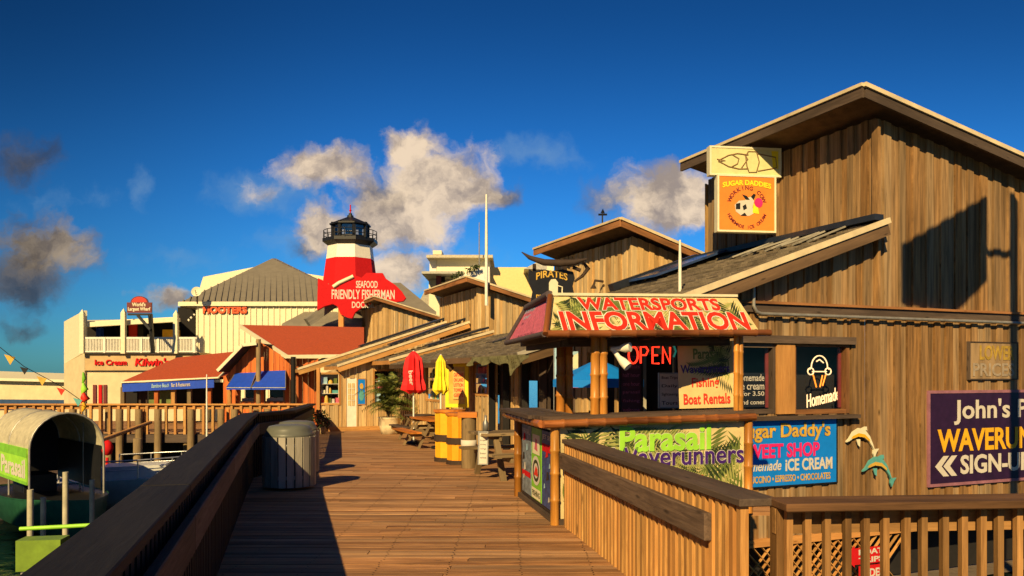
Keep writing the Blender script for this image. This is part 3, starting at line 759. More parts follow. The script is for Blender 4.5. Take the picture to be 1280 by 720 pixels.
# netting draped over the pub awning
mb = MB(); rnd = random.Random(3)
t0_, t1_ = tAt(660, -1.62), tAt(588, -1.62)
nn = 70; rows_ = []
for i in range(nn+1):
    q = i/nn; t_ = t0_+(t1_-t0_)*q; sag = .08+.13*abs(math.sin(q*math.pi*3.5+.4))+(.30*math.exp(-((q-.2)/.06)**2))
    zt = zC+.06
    rows_.append([ST(-1.60-.02*k+.035*math.sin(i*.55+k*.8), t_+.02*math.sin(k*2+i), zt-sag*k/5) for k in range(6)])
for i in range(nn+1):
    mb.tube(rows_[i], .006, 4)
    if i < nn:
        for k in range(6): mb.tube([rows_[i][k], rows_[i+1][k]], .006, 4)
        for k in range(5): mb.tube([rows_[i][k], rows_[i+1][k+1]], .008, 4); mb.tube([rows_[i+1][k], rows_[i][k+1]], .008, 4)
tag(mb.build('fishing_net', m_net), 'green fishing net draped along the awning left of the hut roof', 'net')

# ------------------------------------------------------------------ things on the ice cream shop
def wall_board(name, label, cat, px0, px1, py0, py1, m, th=.05, t=-.06, bw=0, bm=None):
    s0, s1, z0, z1 = side_rect(px0, px1, py0, py1, t)
    fr = Fr(ST((s0+s1)/2, t, (z0+z1)/2), A, Z); r = thing(name, fr.o, label, cat); wd, ht = s1-s0, z1-z0
    panel(fr, wd, ht, th, m, r)
    if bw: border(fr, wd-bw, ht-bw, bw, th+.02, bm, r)
    return r, fr, wd, ht
r, fr, wd, ht = wall_board('sweet_shop_sign', 'bright blue sweet shop sign under the two dark windows', 'sign', 918, 1046, 521, 607, m_bluesign, bw=.02, bm=m_black)
text(fr, "Sugar Daddy's", -wd*.46, wd*.43, ht*.14, ht*.42, m_gold, r, .025, outline=m_black, ow=.02)
text(fr, "SWEET SHOP", -wd*.44, wd*.32, -ht*.09, ht*.12, m_magenta, r, .035)
text(fr, "Homemade", -wd*.46, -wd*.06, -ht*.27, -ht*.12, m_paper, r, .015, shear=.3)
text(fr, "iCE CREAM", -wd*.02, wd*.45, -ht*.29, -ht*.11, m_paper, r, .03)
text(fr, "CAPPUCCINO \u2022 ESPRESSO \u2022 CHOCOLATES", -wd*.46, wd*.43, -ht*.44, -ht*.34, m_gold, r, .02)
r, fr, wd, ht = wall_board('rental_office_sign', "dark purple sign with white arrow at the right edge", 'sign', 1161, 1350, 489, 600, mat('deep_purple_sign', (.028, .009, .035), .4), bw=.05, bm=mat('mauve_trim', (.30, .13, .16), .5))
x0 = -wd/2
text(fr, "John's Pass", x0+wd*.15, x0+wd*.80, ht*.14, ht*.42, m_paper, r, .02)
text(fr, "WAVERUNNERS", x0+wd*.05, x0+wd*.95, -ht*.15, ht*.10, m_yellow, r, .03)
text(fr, "SIGN-UP HERE", x0+wd*.19, x0+wd*.95, -ht*.40, -ht*.19, m_paper, r, .03)
mb = MB()
for k in (0, 1):
    q = x0+wd*(.035+.05*k); mb.poly([fr.p(q, -ht*.30, .008), fr.p(q+wd*.05, -ht*.41, .008), fr.p(q+wd*.085, -ht*.41, .008), fr.p(q+wd*.04, -ht*.30, .008), fr.p(q+wd*.085, -ht*.19, .008), fr.p(q+wd*.05, -ht*.19, .008)])
mb.build('arrow', m_paper, r)
r, fr, wd, ht = wall_board('weathered_sign', 'small faded sign with yellow letters above the purple sign', 'sign', 1212, 1272, 428, 474, W_BIG, bw=.02, bm=W_OLD)
text(fr, "LOWER", -wd*.3, wd*.42, ht*.02, ht*.42, mat('faded_yellow', (.42, .27, .04), .7, vary=.4), r, .03); text(fr, "PRICES", -wd*.44, wd*.42, -ht*.42, -ht*.06, mat('faded_white', (.34, .27, .19), .7, vary=.4), r, .02)
# red arrow sign below
s_, t_ = sAt(1085, -.4), -.4
fr = Fr(ST(s_, -.4, zAt(704, ST(s_, -.4))), A, Z); r = thing('red_arrow_sign', fr.o, 'red and white arrow sign low behind the corner pickets', 'sign')
shape(fr, [(-.5, .13), (-.3, .30), (-.3, .26), (.36, .26), (.36, -.0), (-.3, -.0), (-.3, -.04)], m_red, r, 'arrow_panel', 0, .02)
shape(fr, [(-.2, -.03), (.36, -.03), (.36, -.28), (-.2, -.28)], m_red, r, 'panel', 0, .02)
text(fr, "BOAT", -.22, .30, .15, .24, m_paper, r, .03, lift=.022); text(fr, "TRIPS", -.22, .30, .02, .11, m_paper, r, .03, lift=.022); text(fr, "RIDES", -.14, .30, -.22, -.08, m_paper, r, .03, lift=.022)
mb = MB(); mb.beam(fr.p(0, -1.5, -.03), fr.p(0, .2, -.03), .05, .05); mb.build('post', W_OLD, r)
# chalkboard in window 1 and neon in window 2
h = win[0]; s0, s1 = h[0]+.02, h[1]-.08
z1 = zAt(466, ST(s1, 0)); z0 = h[2]+.06
fr = Fr(ST((s0+s1)/2, .08, (z0+z1)/2), A, Z); r = thing('chalkboard_menu', fr.o, 'black hand lettered ice cream menu in the left window of the big shop', 'menu'); wd, ht = s1-s0, z1-z0
panel(fr, wd, ht, .02, m_black, r)
for k, tx in enumerate(("Homemade", "ice cream", "3 for 3.50", "hand cones")):
    y1 = ht*(.46-.25*k); text(fr, tx, -wd*.46, wd*.46, y1-ht*(.20 if k < 2 else .13), y1, m_paper, r, .01, lift=.003, th=.001)
h = win[1]; fr = Fr(ST((h[0]+h[1])/2, .12, (h[2]+h[3])/2), A, Z); wd, ht = h[1]-h[0], h[3]-h[2]
r = thing('neon_cone_sign', fr.o, 'neon ice cream cone glowing in the right window of the big shop', 'neon sign')
cx, cy, q = wd*.1, ht*.16, ht*.2
mb = MB()
pts = [fr.p(cx-q*.95, cy-q*.15), *[fr.p(cx+q*.8*math.cos(a), cy+q*.9*math.sin(a)) for a in [math.pi-k*math.pi/10 for k in range(11)]], fr.p(cx+q*.95, cy-q*.15)]
mb.tube(pts, .011, 6)
mb.tube([fr.p(cx-q*.95+q*.30*math.cos(a)+q*.1, cy-q*.3+q*.26*math.sin(a)) for a in [k*.63 for k in range(11)]], .011, 6)
mb.tube([fr.p(cx+q*.95+q*.30*math.cos(a)-q*.1, cy-q*.3+q*.26*math.sin(a)) for a in [k*.63 for k in range(11)]], .011, 6)
mb.tube([fr.p(cx-q*.7, cy-q*.32), fr.p(cx+q*.7, cy-q*.32)], .011, 6)
mb.tube([fr.p(cx-q*.3, cy+q*.45), fr.p(cx, cy+q*.6), fr.p(cx+q*.4, cy+q*.35)], .011, 6)
mb.build('scoop_tube', m_neonw, r)
mb = MB()
mb.tube([fr.p(cx-q*.62, cy-q*.55), fr.p(cx-q*.3, cy-q*1.5)], .011, 6); mb.tube([fr.p(cx+q*.3, cy-q*.6), fr.p(cx+q*.05, cy-q*1.5)], .011, 6); mb.tube([fr.p(cx+q*.62, cy-q*.55), fr.p(cx+q*.3, cy-q*1.4)], .011, 6)
mb.build('cone_tube', m_neono, r)
fr3 = Fr(fr.o, A+Z*.18, Z); text(fr3, "Homemade", -wd*.22, wd*.42, -ht*.42, -ht*.22, m_neonw, r, .0, shear=.35, lift=.0, th=.012)
# dolphins
def dolphin(px, py, sc_, body, belly, label, flip=1, rot=0):
    s_ = sAt(px, -.05); p = ST(s_, -.06); p.z = zAt(py, p)
    fr = Fr(p, A*math.cos(rot)+Z*math.sin(rot), Z*math.cos(rot)-A*math.sin(rot)); r = thing('dolphin_plaque', p, label, 'wall ornament', 'dolphin plaques on the shop wall')
    spine = [(-.40, -.10), (-.34, -.06), (-.26, .03), (-.12, .10), (.04, .09), (.18, .0), (.28, -.12), (.33, -.20)]
    th = [.012, .03, .075, .095, .085, .06, .03, .015]
    up = [(x+.3*t_*0, y+t_) for (x, y), t_ in zip(spine, th)]; dn = [(x, y-t_*.8) for (x, y), t_ in zip(spine, th)]
    S = lambda pts: [(x*sc_, y*sc_) for x, y in pts]
    shape(fr, S(dn+up[::-1]), body, r, 'body', 0, .035)
    shape(fr, S([(-.3, -.02)]+[(x, y-t_*.75) for (x, y), t_ in zip(spine[2:6], th[2:6])]+[(x, y-t_*.05) for (x, y), t_ in zip(spine[2:6], th[2:6])][::-1]), belly, r, 'belly', .036, .004)
    shape(fr, S([(-.06, .185), (.10, .165), (.08, .24), (.04, .235)]), body, r, 'dorsal_fin', 0, .03)
    shape(fr, S([(-.18, -.03), (-.08, -.02), (-.07, -.17), (-.12, -.14)]), body, r, 'flipper', .037, .012)
    shape(fr, S([(.31, -.2), (.345, -.18), (.45, -.16), (.40, -.23), (.36, -.34), (.31, -.27)]), body, r, 'tail_fluke', 0, .03)
    return r
dolphin(1076, 548, .85, m_cream, m_yellow, 'cream dolphin cut-out leaping above the teal one', rot=-.12)
dolphin(1097, 584, .90, m_teal, m_gold, 'teal and gold dolphin cut-out below the cream one', rot=-.12)
# hanging signs on the facade
def hang(name, label, px0, px1, py0, py1, s_mid, m, th=.14):
    t_ = tAt((px0+px1)/2, s_mid); p = ST(s_mid, t_); p.z = zAt((py0+py1)/2, p)
    wd = (px1-px0)/1000*p.y/.82; ht = (py1-py0)/1000*p.y
    x = A*.97+V((0, -.25, 0)); fr = Fr(p, x, Z); wd = (px1-px0)/1000*p.y/fr.x.x*.985
    r = thing(name, p, label, 'sign'); panel(fr, wd, ht, th, m, r); border(fr, wd, ht, .035, th+.02, m_cream, r); return r, fr, wd, ht
r, fr, wd, ht = hang('waffle_cone_sign', 'pale lightbox with a drawn ice cream cone lying sideways under the high eave', 887, 977, 186, 218, 1.75, mat('pale_lightbox', (.66, .62, .30), .4, vary=.1))
m_line = mat('brown_line', (.22, .12, .05), .6)
mb = MB()
def ln(pts, rr=.012): mb.tube([fr.p(x*wd, y*ht, .004) for x, y in pts], rr, 5)
ln([(-.42, .05), (-.30, .0), (-.40, -.05)]); ln([(-.40, .0), (-.25, .22), (-.12, .30), (.04, .26)]); ln([(-.40, -.02), (-.25, -.22), (-.1, -.3), (.04, -.28)])
ln([(.04, .4), (.0, .2), (.02, -.2), (.05, -.42), (.16, -.40), (.2, .0), (.16, .4), (.04, .4)]); ln([(.18, .32), (.44, .2), (.46, -.2), (.18, -.36)]); ln([(-.2, .25), (-.1, .1), (-.12, -.1), (-.2, -.22)]); ln([(-.02, .28), (.03, .1), (-.06, -.25)])
mb.build('cone_drawing', m_line, r)
shape(fr, [(wd*.38, ht*.45), (wd*.48, ht*.45), (wd*.48, -ht*.25), (wd*.40, -ht*.2)], m_lemon, r, 'yellow_corner', .003)
r, fr, wd, ht = hang('ice_cream_sign', 'square orange hanging sign with a cow and round lettering', 897, 970, 221, 288, 1.75, m_orange)
text(fr, "SUGAR DADDIES", -wd*.44, wd*.44, ht*.28, ht*.38, m_lemon, r, .04, arc=ht*.06)
m_dkred = mat('dark_red_ink', (.16, .015, .02), .5)
def ring_text(tx, rad, a0, a1, hh, out=True):
    mbs = MB()
    for i, ch in enumerate(tx):
        if ch == ' ': continue
        a = a0+(a1-a0)*i/(len(tx)-1)
        d = V((math.cos(a), math.sin(a))); yv = d if out else -d; xv = V((yv.y, -yv.x))
        vs, fs = glyphs(ch, .02); bx = max(p.x for p in vs); ax = min(p.x for p in vs); by = max(p.y for p in vs)
        k = hh/.72
        mbs.add([fr.p(d.x*rad*1+xv.x*(p.x-(ax+bx)/2)*k+yv.x*(p.y-.36)*k, -ht*.06+d.y*rad+xv.y*(p.x-(ax+bx)/2)*k+yv.y*(p.y-.36)*k, .007) for p in vs], fs)
    mbs.build('lettering', m_dkred, r)
ring_text("WORKING COW", wd*.33, R(158), R(22), ht*.075)
ring_text("HOMEMADE ICE CREAM", wd*.35, R(205), R(335), ht*.06, False)
shape(fr, [(x*wd, y*ht-.03*ht) for x, y in ((-.2, -.12), (-.22, .0), (-.14, .08), (-.04, .09), (.0, .14), (.08, .16), (.13, .08), (.10, -.04), (.14, -.14), (.04, -.2), (-.1, -.2))], m_paper, r, 'cow_body', .006)
for pts in (((-.2, -.08), (-.2, .02), (-.12, .04), (-.12, -.08)), ((-.02, .1), (-.09, .2), (.0, .17), (.05, .1)), ((.07, .16), (.12, .22), (.16, .2), (.12, .1)), ((-.08, -.02), (-.02, .02), (.0, -.06), (-.06, -.1)), ((-.12, -.2), (-.04, -.14), (.0, -.2))):
    shape(fr, [(x*wd, y*ht-.03*ht) for x, y in pts], m_black, r, 'cow_patch', .0085)
shape(fr, [(x*wd, y*ht-.03*ht) for x, y in ((.1, -.14), (.22, -.16), (.2, -.02), (.12, .04))], m_lemon, r, 'cone', .0075)
disc(fr, .21*wd, .02*ht, .075*wd, .09*ht, m_magenta, r, 'scoop', .0095)

# ================================================================== information hut
K0 = V((.50, 8.80, 0)); K1 = V((.12, 10.86, 0)); K2 = V((2.80, 9.57, 0)); K3 = V((2.42, 11.65, 0))
kx_ = (K2-K0).normalized(); kl = (K1-K0).normalized(); kn = kx_.cross(Z)
hut = thing('information_hut', (1.5, 10.2, 0), 'bamboo watersports information hut with red lettered slanting roof board', 'kiosk')
def bamboo(a, b, r, mb, seed=0):
    a = V(a); b = V(b); l = (b-a).length; n = max(2, int(l/.24)); rnd = random.Random(seed+int(l*100)); off = rnd.uniform(0, .1)
    pts = []; rs = []
    for i in range(n+1):
        q = i/n
        if 0 < i < n:
            qq = q+rnd.uniform(-.02, .02)
            for dz_, k in ((-.02/l, 1), (-.008/l, 1.14), (.008/l, 1.14), (.02/l, 1)): pts.append(a.lerp(b, qq+dz_)); rs.append(r*k)
        else: pts.append(a.lerp(b, q)); rs.append(r)
    mb.tube(pts, rs, 9)
# base panels
frF = Fr(K0.lerp(K2, .5)+Z*.565, kx_, Z); FW = (K2-K0).length; FH = 1.05
panel(frF, FW-.06, FH, .05, m_print, hut, 'front_panel')
inF = lambda x, y: abs(x) < FW/2-.05 and abs(y) < FH/2-.01
palm_print(frF, inF, (-FW/2, FW/2, -FH/2, FH/2), 44, hut, 4, .002, (.4, .8))
# lettering on the front, placed by where it stands on the panel
def fx(px): 
    u = (px-640)/1000; q = (u*K0.y-K0.x)/(kx_.x-u*kx_.y); return q-FW/2, K0.y+q*kx_.y
def fz(py, Y): return 1.65+(468-py)/1000*Y-frF.o.z
x0, Y0 = fx(774); x1, Y1 = fx(888)
text(frF, "Parasail", x0, x1, fz(564, 9.2), fz(532, 9.2), m_lime, hut, .03, outline=m_paper, ow=.012, lift=.012)
x0, Y0 = fx(764); x1, Y1 = fx(929)
text(frF, "Waverunners", x0, x1, fz(581, 9.3), fz(557, 9.3), m_purple, hut, .012, outline=m_paper, ow=.022, lift=.012)
x0, Y0 = fx(800); x1, Y1 = fx(878); text(frF, "Fishing", x0, x1, fz(608, 9.3), fz(590, 9.3), m_letter, hut, .03, lift=.012)
# left panel with three posters
frL = Fr(K1.lerp(K0, .5)+Z*.53, K0-K1, Z); LW = (K1-K0).length
panel(frL, LW-.05, .94, .05, m_darkbrown, hut, 'side_panel')
pm = [(mat('poster_blue_grey', (.16, .20, .24), .5, vary=.7, scale=14), m_red, m_paper), (m_green, m_paper, m_leafm), (mat('poster_navy', (.03, .06, .20), .5, vary=.7, scale=14), m_red, m_skypic)]
for i, (mm, ma, mbb) in enumerate(pm):
    cw = (LW-.3)/3; cx = -LW/2+.17+cw*(i+.5)
    f2 = Fr(frL.p(cx, .02, .016), frL.x, Z); po = panel(f2, cw*.95, .88, .012, mm, hut, 'poster')
    if i == 1:
        disc(f2, 0, -.08, cw*.40, .18, m_paper, po, 'emblem', .004); disc(f2, 0, -.08, cw*.30, .135, m_leafd, po, 'emblem_ring', .006, r0=.7)
        shape(f2, [(-cw*.2, -.14), (0, -.02), (cw*.15, -.05), (cw*.2, -.14)], m_letter, po, 'emblem_fish', .007)
        shape(f2, [(-cw*.35, .12), (cw*.35, .12), (cw*.35, .36), (-cw*.35, .36)], m_cream, po, 'photo', .004)
        shape(f2, [(-cw*.15, .18), (cw*.15, .16), (cw*.1, .30), (-.02, .32)], m_pink, po, 'photo_figure', .006)
        shape(f2, [(-cw*.42, -.43), (cw*.42, -.43), (cw*.42, -.30), (-cw*.42, -.30)], m_cream, po, 'strip', .004)
        text(f2, "FISHING", -cw*.36, cw*.36, -.40, -.33, m_leafd, po, .02, lift=.005, th=.001)
    else:
        shape(f2, [(-cw*.44, .20 if i else -.22), (cw*.44, .20 if i else -.22), (cw*.44, .29 if i else -.15), (-cw*.44, .29 if i else -.15)], ma, po, 'strip', .004)
        for k in range(5):
            a = random.uniform(-.3, .3); yy = -.34+k*.13+(.1 if not i else 0); q = random.uniform(.03, .07)
            if -.40 < yy < .3: shape(f2, [(a*cw-q, yy-q*.7), (a*cw+q, yy-q*.3), (a*cw+q*.6, yy+q), (a*cw-q*.4, yy+q*.8)], (m_paper, mbb, m_black, m_skypic, ma)[k], po, 'photo', .0045+.0005*k)
        text(f2, "JET SKI" if i else "PARASAIL", -cw*.4, cw*.4, .33, .40, m_paper, po, .02, lift=.006, th=.001)
frR = Fr(K2.lerp(K3, .5)+Z*.53, K3-K2, Z); panel(frR, (K3-K2).length-.05, .94, .05, W_OLD, hut, 'side_panel')
# corner bamboos at the base
for kk, p in enumerate((K0+V((-.03, -.03, 0)), K1+V((-.04, 0, 0)), K2+V((.02, -.03, 0)), K3)):
    mb = MB(); bamboo(p+Z*.0, p+Z*1.10, .05, mb, kk); mb.build('bamboo_post', W_BAMBOO, hut)
mb = MB(); mb.beam(K0+kn*.03+Z*.03, K2+kn*.03+Z*.03, .04, .06); mb.beam(K0-kx_*.03+Z*.03, K1-kx_*.03+Z*.03, .04, .06); mb.build('base_board', W_OLD, hut)
# counter
co = [K0-kx_*.20+kn*.09, K2+kx_*.06+kn*.09, K3+kx_*.06-kn*.05, K1-kx_*.20-kn*.05]
mb = MB()
ln_ = (co[1]-co[0]).length
for k in range(5):   # front boards
    a = co[0]-kn*(.09*k+.05); b = co[1]-kn*(.09*k+.05); mb.beam(a+Z*(1.165+random.uniform(0, .01)), b+Z*(1.20+random.uniform(0, .012)), .085, .04)
for k in range(7):
    a = K0-kx_*.2-kn*.28+kx_*(.085*k); d = (K1-K0); mb.beam(a+Z*(1.165+random.uniform(0, .012)), a+d*.95+Z*1.17, .08, .04)
mb.build('counter_top', W_OLD, hut)
mb = MB(); bamboo(co[0]+Z*1.11, co[1]+Z*1.145, .045, mb, 3); mb.build('counter_edge', W_BAMDK, hut); mb = MB(); bamboo(co[0]+Z*1.11+kn*-.06, co[3]+Z*1.11, .045, mb, 5)
mb.build('counter_edge', W_BAMDK, hut)
# uprights (bundles)
def bundle(p, z0, z1, n, r, seed):
    for i in range(n):
        mb = MB(); o = V(((i-(n-1)/2)*r*1.95, (i % 2)*r*.9, 0)); bamboo(V(p)+o+Z*z0, V(p)+o*.9+Z*z1, r, mb, seed+i*7); mb.build('bamboo_post', W_BAMBOO, hut)
bundle((.985, 9.03, 0), 1.14, 2.13, 2, .052, 1); bundle((.66, 10.0, 0), 1.12, 2.13, 2, .056, 12)
pC = ((923.5-640)/1000*9.52, 9.52, 0); bundle(pC, 1.15, 2.17, 2, .032, 31); bundle((2.55, 11.5, 0), 1.1, 2.2, 2, .06, 41)
# roof boards
R0 = V((.37, 8.60, 2.085)); R2 = V((2.95, 9.50, 2.145)); R1 = V((-.06, 11.05, 2.085)); R3 = R1+R2-R0
T0 = V((.4475, 8.95, 2.527)); T2 = V((2.73, 9.72, 2.585)); T1 = V((.214, 10.7, 2.54)); T3 = T1+T2-T0
def slab(q, th, m, name): 
    q = [V(p) for p in q]; n = (q[1]-q[0]).cross(q[3]-q[0]).normalized(); mb = MB(); mb.prism([p-n*th for p in q], n*th); return mb.build(name, m, hut), n
rb, rn = slab([R0, R2, T2, T0], .04, m_print, 'roof_board')
frT = Fr((R0+R2+T2+T0)/4, R2-R0, (T0+T2)-(R0+R2)); hh = frT.y.dot((T0+T2)/2-(R0+R2)/2); bl = (R2-R0).length; tl = (T2-T0).length; cxo = frT.x.dot((R0+R2)/2-frT.o); cto = frT.x.dot((T0+T2)/2-frT.o)
def inT(x, y):
    q = (y+hh/2)/hh; c = cxo+(cto-cxo)*q; h_ = (bl+(tl-bl)*q)/2
    return .01 < q < .99 and abs(x-c) < h_-.02
palm_print(frT, inT, (-bl/2, bl/2, -hh/2, hh/2), 70, rb, 11, .003, (.25, .55))
def tx_(px, Y): return frT.x.dot(V(((px-640)/1000*Y, Y, frT.o.z))-frT.o)
text(frT, "WATERSPORTS", tx_(722, 8.98), tx_(903, 9.5), hh*.10, hh*.44, m_letter, rb, .03, outline=m_white, ow=.03, lift=.016)
text(frT, "INFORMATION", tx_(700, 8.75), tx_(936, 9.5), -hh*.44, hh*.06, m_letter, rb, .03, outline=m_white, ow=.03, lift=.018)
mn, _ = slab([R1, R0, T0, T1], .04, m_pink, 'menu_board')
frM = Fr((R0+R1+T0+T1)/4, R0-R1, (T0+T1)-(R0+R1))
for k in range(5):
    text(frM, ("DOLPHIN TOURS", "SUNSET CRUISE", "PARASAIL RIDES", "JET SKI TOURS", "BOAT RENTALS")[k], -.7+.03*k, .5, .14-k*.085, .185-k*.085, m_skypic if k < 2 else m_maroon, mn, .01, lift=.004, th=.001)
mb = MB(); bamboo(R0-rn*.0+kn*.02, R2+kx_*.12+kn*.02, .04, mb, 2); mb.build('eave_bamboo', W_BAMDK, hut)
mb = MB(); mb.tube([R1+V((-.02, .02, 0)), R0+V((-.02, 0, 0))], .035, 8); mb.tube([T1+V((-.02, .02, 0)), T0+V((-.03, 0, .02))], .045, 8); mb.tube([R1+V((-.02, .05, 0)), T1+V((-.02, .03, 0))], .035, 8); mb.build('bark_frame', mat('purple_grey_bark', (.085, .062, .065), .85, bump=.6, scale=20), hut)
mb = MB(); mb.tube([R0+V((-.01, -.03, 0)), T0+V((-.02, -.03, 0))], .035, 8); mb.build('corner_bamboo', W_BAMDK, hut)
mb = MB(); mb.beam(T0.lerp(T2, .0)+Z*.02, T2+Z*.02, .05, .03); mb.build('top_edge', m_cream, hut)
slab([R2, R3, T3, T2], .04, W_OLD, 'roof_board'); slab([T0, T2, T3, T1], .03, SHINGLE, 'roof_top')
mb = MB(); mb.prism([R0+Z*.03+V((.06, .06, 0)), R2+Z*.03+V((-.06, .06, 0)), R3+Z*.03, R1+Z*.03+V((.06, 0, 0))], Z*.03); mb.build('ceiling', W_OLD, hut)
mb = MB()
for k in range(5):
    a = R0.lerp(R2, .08+.2*k); b = R1.lerp(R3, .08+.2*k); mb.beam(a-Z*.0+V((0, .15, -.02)), b-Z*.02, .06, .07)
mb.beam(K0+V((.05, .5, 2.02)), K2+V((-.1, .4, 2.06)), .06, .1); mb.beam(K1+V((.1, 0, 2.02)), K0+V((.12, .4, 2.02)), .06, .1)
mb.build('rafters', W_OLD, hut)
# rentals banner
def at(px, py, Y): return P(px, py, Y)
a, b = at(848, 511, 10.02), at(916, 509, 10.0); c = at(916, 426, 10.0); fr = Fr((a+c)/2, b-a, Z); wd = (b-a).length; ht = c.z-b.z
r = thing('rentals_banner', fr.o, 'cream banner of palm fronds and rental lettering in the hut opening', 'banner')
m_ban = mat('banner_cream', (.62, .47, .20), .6, vary=.1)
panel(fr, wd, ht, .012, m_ban, r); palm_print(fr, lambda x, y: abs(x) < wd/2-.01 and abs(y) < ht/2-.01, (wd*.05, wd*.5, -ht*.1, ht*.5), 12, r, 5, .002, (.3, .5))
text(fr, "Parasail", -wd*.22, wd*.30, ht*.24, ht*.40, m_leafm, r, .025); text(fr, "Waverunners", -wd*.46, wd*.44, ht*.03, ht*.16, m_purple, r, .02)
text(fr, "Fishing", -wd*.26, wd*.24, -ht*.22, -ht*.04, m_letter, r, .02); text(fr, "Boat Rentals", -wd*.42, wd*.44, -ht*.44, -ht*.28, m_letter, r, .025)
mb = MB(); mb.beam(fr.p(wd/2+.03, -ht/2, 0), fr.p(wd/2+.03, ht/2, 0), .06, .03, fr.n); mb.build('edge_lath', m_cream, r)
# OPEN neon
fr = Fr(at(812, 444, 9.7), kx_, Z); r = thing('open_sign', fr.o, 'red neon open sign hanging in the hut above the counter', 'neon sign')
def tub(m, nm, *lines):
    mb = MB()
    for l in lines: mb.tube([fr.p(x, y) for x, y in l], .012, 6)
    mb.build(nm, m, r)
O_ = lambda cx: [(cx+.062*math.cos(k*math.pi/8), .10*math.sin(k*math.pi/8)) for k in range(17)]
tub(m_neon, 'lettering', O_(-.22), [(-.12, -.10), (-.12, .10), (-.05, .10), (-.02, .06), (-.05, .0), (-.12, .0)], [(.13, .10), (.04, .10), (.04, -.10), (.13, -.10)], [(.04, 0), (.11, 0)], [(.18, -.10), (.18, .10), (.28, -.10), (.28, .10)])
tub(m_neong, 'swoosh_tube', [(-.15+.02*k, .14+.03*math.sin(k/24*math.pi)) for k in range(25)], [(.33, .13), (.36, .05), (.33, -.02)])
mb = MB(); mb.tube([fr.p(-.1, .1, .0), fr.p(-.1, .28, 0)], .004, 5); mb.tube([fr.p(.2, .1, .0), fr.p(.2, .28, 0)], .004, 5); mb.build('hanging_wire', m_black, r)
# flood lamp
p = at(764, 437, 9.15); r = thing('flood_lamp', p, 'white twin flood lamp fixed beside the middle bamboo post', 'lamp')
mb = MB(); mb.tube([p, p+V((.14, -.05, .02))], .03, 10); mb.build('base', m_white, r)
for i, d in enumerate((V((.16, -.10, .02)), V((.14, -.10, -.16)))):
    mb = MB(); mb.tube([p+V((.02, -.02, 0)), p+d*.55, p+d*.9, p+d*1.25], [.025, .03, .052, .055], 12); mb.build('lamp_head', m_white, r)
# papers and small things in the hut
fr = Fr(at(837, 488, 10.6), kx_, Z); r = thing('price_notice', fr.o, 'grey price notice board standing left of the rentals banner', 'notice'); panel(fr, .30, .44, .02, m_paper, r); border(fr, .30, .44, .015, .03, m_grey, r)
for k, tx in enumerate(("Boat Trips", "Daily", "Sightseeing", "Tours")): text(fr, tx, -.12, .12, .14-k*.11, .19-k*.11, m_black, r, .01, lift=.002, th=.001)
fr = Fr(at(789, 478, 12.0), kx_, Z); r = thing('maroon_notice', fr.o, 'tall maroon notice board seen through the hut below the neon letters', 'notice'); panel(fr, .34, 1.1, .03, m_maroon, r); border(fr, .34, 1.1, .025, .04, m_darkbrown, r)
for k in range(7): text(fr, ("waverunner", "rentals", "half hour", "one hour", "parasail", "fishing", "welcome")[k], -.14, .14, .34-k*.13, .40-k*.13, m_pink, r, .01, lift=.002, th=.001)

# market umbrella, red counter and flags behind the hut
def umbrella_open(p, rad, h, m, label):
    r = thing('market_umbrella', p, label, 'umbrella'); mb = MB(); n = 8
    vs = [V(p)+Z*(h+.35)]+[V(p)+V((rad*math.cos(k*math.pi/4), rad*math.sin(k*math.pi/4), h)) for k in range(n)]+[V(p)+V((rad*math.cos(k*math.pi/4), rad*math.sin(k*math.pi/4), h-.12)) for k in range(n)]
    mb.add(vs, [(0, 1+k, 1+(k+1) % n) for k in range(n)]+[(1+k, 9+k, 9+(k+1) % n, 1+(k+1) % n) for k in range(n)]); mb.build('canopy', m, r)
    mb = MB(); mb.tube([V(p), V(p)+Z*(h+.4)], .025, 8); mb.build('pole', m_white, r); return r
ub = at(748, 480, 13.2); umbrella_open((ub.x, ub.y, deckz(13.2)), .75, 1.62, m_bluesign, 'open blue umbrella glimpsed behind the hut posts')
r = thing('red_counter', (1.3, 14.0, -.1), 'bright red topped bar table glimpsed behind the hut posts', 'table')
mb = MB(); mb.beam((.75, 13.6, .96), (1.75, 14.0, .96), .4, .05); mb.build('table_top', m_red, r)
for q in ((.8, 13.5), (1.7, 13.85), (.75, 13.75), (1.65, 14.1)): mb = MB(); mb.beam((*q, -.15), (*q, .94), .05, .05); mb.build('leg', m_darkbrown, r)
fr = Fr(at(716, 462, 14.5), V((1, .2, 0)), Z); r = thing('beach_banner', fr.o, 'pale sky coloured banner with red base hanging behind the left hut posts', 'banner')
panel(fr, .20, .66, .02, m_skypic, r); shape(fr, [(-.1, -.33), (.1, -.33), (.1, -.10), (-.1, -.10)], m_red, r, 'red_band', .004)
shape(fr, [(-.1, .02), (.1, .02), (.1, .30), (-.1, .2)], m_cream, r, 'cloud_band', .004)
mb = MB(); mb.beam(fr.p(0, .33), fr.p(0, .75), .02, .02); mb.build('hanging_cord', m_black, r)
fr = Fr(at(695, 452, 13.5), V((1, .1, 0)), Z); r = thing('feather_flag', fr.o, 'narrow pale flag standing at the left of the hut posts', 'flag'); panel(fr, .055, .75, .01, m_skypic, r, 'cloth'); mb = MB(); mb.tube([fr.p(-.035, -1.75), fr.p(-.035, .45)], .01, 6); mb.build('pole', m_grey, r)

